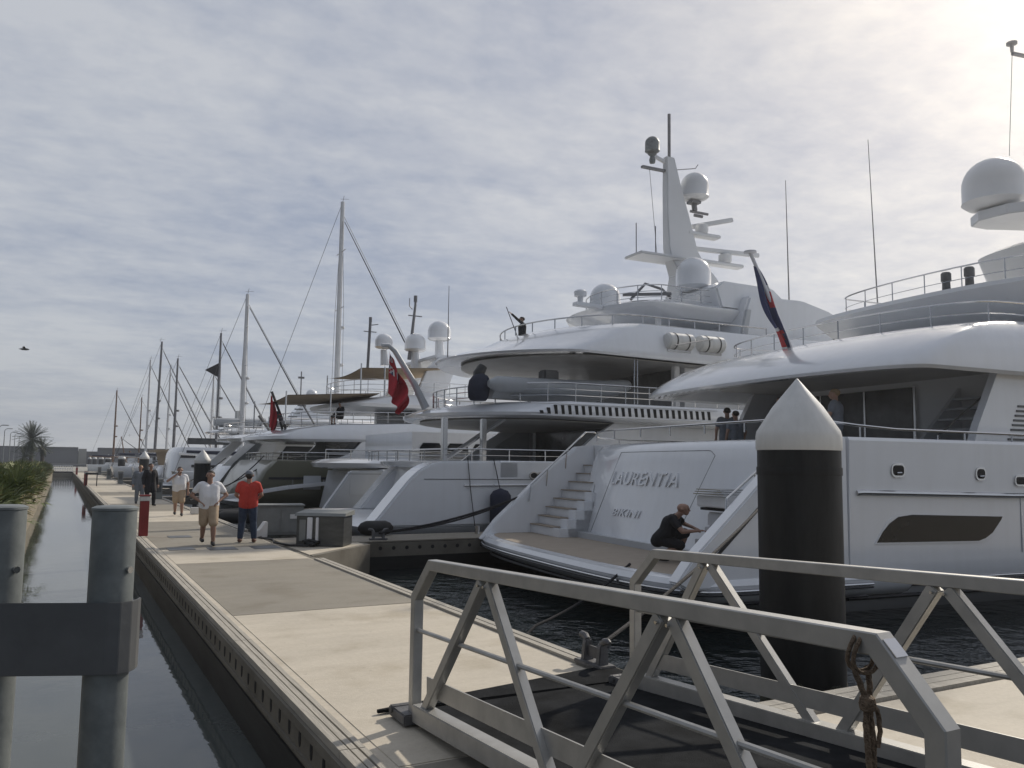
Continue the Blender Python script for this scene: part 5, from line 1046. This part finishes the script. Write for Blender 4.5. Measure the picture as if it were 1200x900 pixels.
# ================================================================== PEOPLE
def capsule(mb, a, ra, b, rb, n=12):
    a, b = Vector(a), Vector(b); d = b-a
    t = d.normalized() if d.length > 1e-5 else Vector((0, 0, 1))
    pts = []; rs = []
    for k in range(4): an = pi/2*(k/4); pts.append(a-t*ra*cos(an)); rs.append(max(.002, ra*sin(an)))
    pts.append(a); rs.append(ra); pts.append(b); rs.append(rb)
    for k in range(1, 5): an = pi/2*(k/4); pts.append(b+t*rb*sin(an)); rs.append(max(.002, rb*cos(an)))
    pts[0] = pts[0]; mb.tube(pts, rs, n)
def fuse(mb, name, m, parent, vox=.012, sm=3):
    """one continuous skin out of overlapping limbs"""
    me = bpy.data.meshes.new('tmp'); me.from_pydata(mb.v, [], mb.f); bm = bmesh.new(); bm.from_mesh(me); bmesh.ops.recalc_face_normals(bm, faces=bm.faces); bm.to_mesh(me); bm.free()
    o = bpy.data.objects.new('tmp', me); COL.objects.link(o)
    r = o.modifiers.new('r', 'REMESH'); r.mode = 'VOXEL'; r.voxel_size = vox
    s = o.modifiers.new('s', 'SMOOTH'); s.iterations = sm; s.factor = .5
    dg = bpy.context.evaluated_depsgraph_get(); out = bpy.data.meshes.new_from_object(o.evaluated_get(dg)); bpy.data.objects.remove(o); bpy.data.meshes.remove(me)
    out.name = name; out.materials.clear(); out.materials.append(M[m]); out.shade_smooth()
    q = bpy.data.objects.new(name, out); COL.objects.link(q); q.parent = parent; return q
STAND = dict(hip=(0, 0, .95), chest=(0, 0, 1.34), neck=(0, 0, 1.485), head=(.025, 0, 1.625),
             kneeL=(.03, .10, .50), ankL=(0, .11, .09), kneeR=(.03, -.10, .50), ankR=(0, -.11, .09),
             elbL=(-.02, .27, 1.13), wriL=(.06, .27, .88), elbR=(-.02, -.27, 1.13), wriR=(.06, -.27, .88), look=0)
def person(label, loc, rz, pose={}, skin='skin', hair='hair', shirt='wht', pants='khk', shorts=True, shoes='shoe', cap=None, beard=False, long_sleeve=False, scale=1.0, vox=.012, belly=0.0, parent_m=None, coat=False, group=None):
    P = dict(STAND); P.update(pose); V_ = {k: Vector(v) for k, v in P.items() if k != 'look'}
    root = empty('person', loc, rz, label, 'person', group); root.scale = (scale*1.12, scale*1.12, scale)
    hip, ch, nk, hd = V_['hip'], V_['chest'], V_['neck'], V_['head']; Y = Vector((0, 1, 0))
    shL, shR = ch+Y*.185+(nk-ch)*.55, ch-Y*.185+(nk-ch)*.55; fw = (nk-hip).cross(Y).normalized()*-1
    if fw.x < 0: fw = -fw
    hL, hR = hip+Y*.09, hip-Y*.09
    def torso(mb, e, top=True):
        for sg in (-1, 1):
            capsule(mb, hip+Y*sg*.085, .105+e, hip.lerp(ch, .5)+Y*sg*.07+fw*belly, .105+e+belly*.4); capsule(mb, hip.lerp(ch, .5)+Y*sg*.07+fw*belly, .105+e+belly*.4, ch+Y*sg*.09, .112+e)
            capsule(mb, ch+Y*sg*.09, .11+e, ch+Y*sg*.14+(nk-ch)*.5, .07+e)
    def arm(mb, s_, e, f0=0, f1=2):
        sh = shL if s_ == 'L' else shR; el, wr = V_['elb'+s_], V_['wri'+s_]
        if f1 >= 1: capsule(mb, sh, .056+e, el, .043+e)
        elif f1 > 0: capsule(mb, sh, .058+e, sh.lerp(el, f1), .056+e)
        if f1 >= 2: capsule(mb, el, .042+e, wr, .028+e)
        elif f1 > 1: capsule(mb, el, .042+e, el.lerp(wr, f1-1), .035+e)
    def leg(mb, s_, e, f=2):
        h = hL if s_ == 'L' else hR; kn, an = V_['knee'+s_], V_['ank'+s_]
        if f >= 1: capsule(mb, h, .092+e, kn, .056+e)
        else: capsule(mb, h, .094+e, h.lerp(kn, f), .074+e)
        if f > 1:
            capsule(mb, kn, .055+e, kn.lerp(an, .35), .057+e) ; capsule(mb, kn.lerp(an, .35), .056+e, kn.lerp(an, f-1), .038+e)
    def hand(mb, s_):
        el, wr = V_['elb'+s_], V_['wri'+s_]; d = (wr-el).normalized(); sd = d.cross(Vector((0, 0, 1))); sd = sd.normalized() if sd.length > .1 else Vector((1, 0, 0)); up = sd.cross(d).normalized()
        a = wr+d*.03; 
        for k in (-1, 0, 1): capsule(mb, wr+sd*k*.012, .022, wr+d*.085+sd*k*.022, .015, 8)
        for k, l in ((-1.5, .055), (-.5, .068), (.5, .065), (1.5, .05)):
            p0 = wr+d*.09+sd*k*.018; p1 = p0+d*l*.6-up*.012; p2 = p1+d*l*.35-up*.03; capsule(mb, p0, .0105, p1, .0095, 8); capsule(mb, p1, .0095, p2, .008, 8)
        p0 = wr+d*.03-sd*.025; p1 = p0+d*.035-sd*.03-up*.01; capsule(mb, p0, .013, p1, .011, 8); capsule(mb, p1, .011, p1+d*.03-up*.01, .009, 8)
    b = MB(); torso(b, -.012)
    for s_ in 'LR':
        arm(b, s_, 0); leg(b, s_, 0); hand(b, s_); an = V_['ank'+s_]; capsule(b, an+Vector((-.03, 0, -.03)), .038, an+Vector((.13, .01 if s_ == 'L' else -.01, -.045)), .03)
    capsule(b, ch+(nk-ch)*.4, .06, hd-Vector((.015, 0, .03)), .052)
    lk = Matrix.Rotation(P['look'], 3, 'Z')
    def H(x, y, z): return hd+lk @ Vector((x, y, z))
    capsule(b, H(-.02, 0, .03), .083, H(.02, 0, .028), .078); capsule(b, H(.03, 0, -.01), .066, H(.045, 0, -.06), .042)
    capsule(b, H(.095, 0, .01), .009, H(.112, 0, -.018), .013, 8); capsule(b, H(.085, -.015, -.045), .010, H(.085, .015, -.045), .010, 8)
    for sg in (-1, 1): capsule(b, H(0, sg*.083, -.012), .012, H(-.006, sg*.088, .018), .015, 8)
    body = fuse(b, 'body', skin, root, vox)
    s = MB(); torso(s, .022)
    for sg in (-1, 1): capsule(s, hip+Y*sg*.085-(ch-hip)*.12, .122, hip+Y*sg*.085, .122)
    for s_ in 'LR': arm(s, s_, .011, f1=2*.97 if long_sleeve else .58)
    if coat: [leg(s, s_, .035, .75) for s_ in 'LR']
    fuse(s, 'shirt' if not coat else 'coat', shirt, root, vox*1.2, 4)
    p = MB(); 
    for sg in (-1, 1): capsule(p, hip+Y*sg*.085, .118, hip+Y*sg*.08+(ch-hip)*.12, .112)
    for s_ in 'LR': leg(p, s_, .024, .93 if shorts else 1.93)
    fuse(p, 'shorts' if shorts else 'trousers', pants, root, vox*1.2, 3)
    for s_ in 'LR':
        an = V_['ank'+s_]; q = MB(); capsule(q, an+Vector((-.035, 0, -.035)), .05, an+Vector((.15, 0, -.05)), .038); capsule(q, an+Vector((-.01, 0, 0)), .048, an+Vector((-.01, 0, -.03)), .05); fuse(q, 'shoe', shoes, root, vox*1.2, 2)
    q = MB(); capsule(q, H(-.035, 0, .045), .088, H(-.005, 0, .058), .08); 
    if beard: capsule(q, H(.035, -.03, -.065), .038, H(.035, .03, -.065), .038)
    if cap:
        q = MB(); capsule(q, H(-.02, 0, .055), .094, H(.0, 0, .058), .09); capsule(q, H(.09, -.03, .045), .014, H(.09, .03, .045), .014); capsule(q, H(.12, -.02, .04), .01, H(.12, .02, .04), .01); capsule(q, H(.06, -.05, .05), .014, H(.06, .05, .05), .014)
        fuse(q, 'cap', cap, root, vox, 2); q = MB(); capsule(q, H(-.05, 0, .0), .08, H(-.04, 0, .02), .08)
    if hair: fuse(q, 'hair', hair, root, vox, 2)
    q = MB()
    for sg in (-1, 1): q.lathe([(.002, -.009), (.009, 0), (.002, .009)], tuple(H(.088, sg*.032, .012)), 8)
    q.build('eyes', 'eye', root)
    return root
person('man in white v-neck tee and khaki shorts walking with hands on hips', (3.14, 20.75, .02), R(-94), dict(elbL=(-.06, .35, 1.17), wriL=(.07, .18, 1.03), elbR=(-.06, -.35, 1.17), wriR=(.07, -.18, 1.03), kneeL=(.17, .09, .50), ankL=(.16, .10, .10), kneeR=(-.02, -.09, .50), ankR=(-.24, -.09, .15), look=-.4), belly=.03, hair='hair', skin='skind')
person('man in red tee, blue jeans and grey cap standing with his back turned', (4.12, 21.15, .02), R(72), dict(elbL=(.04, .27, 1.15), wriL=(.22, .14, 1.02), elbR=(.04, -.27, 1.15), wriR=(.22, -.14, 1.02), kneeL=(.04, .12, .5), ankL=(.02, .15, .09), kneeR=(.03, -.12, .5), ankR=(.0, -.15, .09)), shirt='redc', pants='jean', shorts=False, shoes='brown', cap='gry', skin='skind')
person('bearded man in white tee and khaki shorts raising one hand to his face', (3.82, 32.2, .02), R(-95), dict(elbR=(.12, -.36, 1.24), wriR=(.15, -.08, 1.50), kneeL=(.12, .10, .5), ankL=(.14, .11, .09), kneeR=(.0, -.09, .50), ankR=(-.14, -.09, .12)), beard=True, belly=.04, skin='skind', vox=.014)
person('walker in long black coat and dark trousers far down the dock', (3.5, 39.6, .02), R(-70), dict(kneeL=(.14, .1, .5), ankL=(.12, .11, .09), ankR=(-.2, -.1, .14)), shirt='blk', pants='blk', shorts=False, long_sleeve=True, coat=True, vox=.016, skin='skind', scale=1.05)
person('walker in pale grey top half hidden behind the black coated walker', (3.25, 41.6, .02), R(-90), {}, shirt='gry', pants='gry', shorts=False, long_sleeve=True, vox=.018, hair='hairb')
from_A = lambda x, y, z: A.matrix_basis @ Vector((x, y, z))
bpy.context.view_layer.update()
person('bald man in black polo shirt crouching on the platform and reaching towards the steps', from_A(2.40, -2.40, .16), R(-52), dict(hip=(-.02, 0, .40), chest=(.16, 0, .70), neck=(.26, 0, .84), head=(.36, 0, .93), kneeL=(.36, .18, .50), ankL=(.22, .19, .09), kneeR=(.34, -.12, .30), ankR=(-.02, -.14, .10),
       elbL=(.30, .30, .66), wriL=(.50, .16, .60), elbR=(.40, -.26, .56), wriR=(.62, -.2, .58)), shirt='blk', pants='blk', skin='skind', hair=None, long_sleeve=False, belly=.05, scale=1.08)
person('fair haired man in blue grey tee standing at the saloon door of the nearest yacht', from_A(6.9, -2.45, 2.0), R(120), dict(elbL=(.08, .28, 1.14), wriL=(.25, .1, 1.1)), shirt='gry', pants='gry', hair='hairb', vox=.014)
person('dark haired man seen from behind at the far rail, hand on his companion', from_A(7.4, 2.0, 1.9), R(60), dict(elbR=(.05, -.32, 1.2), wriR=(.12, -.45, 1.3)), shirt='gry', pants='gry', vox=.014, scale=.98)
person('shorter dark haired companion beside him at the far rail', from_A(7.1, 1.25, 1.9), R(80), {}, shirt='gry', pants='blk', vox=.014, scale=.9)
person('dark figure whose head shows left of the big white pile cap', from_A(7.2, -.35, 1.98), R(200), {}, shirt='blk', pants='blk', vox=.014)
bpy.context.view_layer.update()
from_B = lambda x, y, z: B.matrix_basis @ Vector((x, y, z))
person('man in dark clothes on the top deck raising a long pole with one arm', from_B(4.6, .2, 6.12), R(165), dict(elbR=(.12, .0+.32, 1.6), wriR=(.28, .42, 1.82), elbL=(.1, .25, 1.2), wriL=(.2, .1, 1.0)) if False else dict(elbL=(.24, .24, 1.60), wriL=(.44, .22, 1.80)), shirt='blk', pants='blk', skin='skind', long_sleeve=True, vox=.014)
tag(MB().tube([from_B(3.75, -.1, 8.15), from_B(4.3, -.25, 6.7)], .018, 6).build('pole', 'mastd'), 'thin cleaning pole held up by the dark clothed man on the top deck', 'pole')
person('crew member in black sitting on the tan shaded deck of the khaki yacht', (13.6, 45.2, 4.05), R(200), dict(hip=(0, 0, .5), chest=(-.03, 0, .9), neck=(0, 0, 1.05), head=(.02, 0, 1.19), kneeL=(.42, .12, .5), ankL=(.42, .12, .09), kneeR=(.42, -.12, .5), ankR=(.42, -.12, .09), elbL=(.1, .25, .7), wriL=(.3, .15, .6), elbR=(.1, -.25, .7), wriR=(.3, -.15, .6)), shirt='blk', pants='blk', long_sleeve=True, vox=.018)

# ================================================================== HAZE
hz_m = bpy.data.materials.new('haze'); hz_m.use_nodes = True; nt = hz_m.node_tree; nt.nodes.clear()
ho = nt.nodes.new('ShaderNodeOutputMaterial'); hv = nt.nodes.new('ShaderNodeVolumePrincipled'); nt.links.new(hv.outputs[0], ho.inputs['Volume'])
hv.inputs['Color'].default_value = (.93, .95, 1, 1); hv.inputs['Density'].default_value = .0008; hv.inputs['Anisotropy'].default_value = .78
mb = MB(); mb.box((0, 150, 11.5), (900, 420, 33)); M['haze'] = hz_m
hb = mb.build('haze', 'haze'); hb['kind'] = 'stuff'
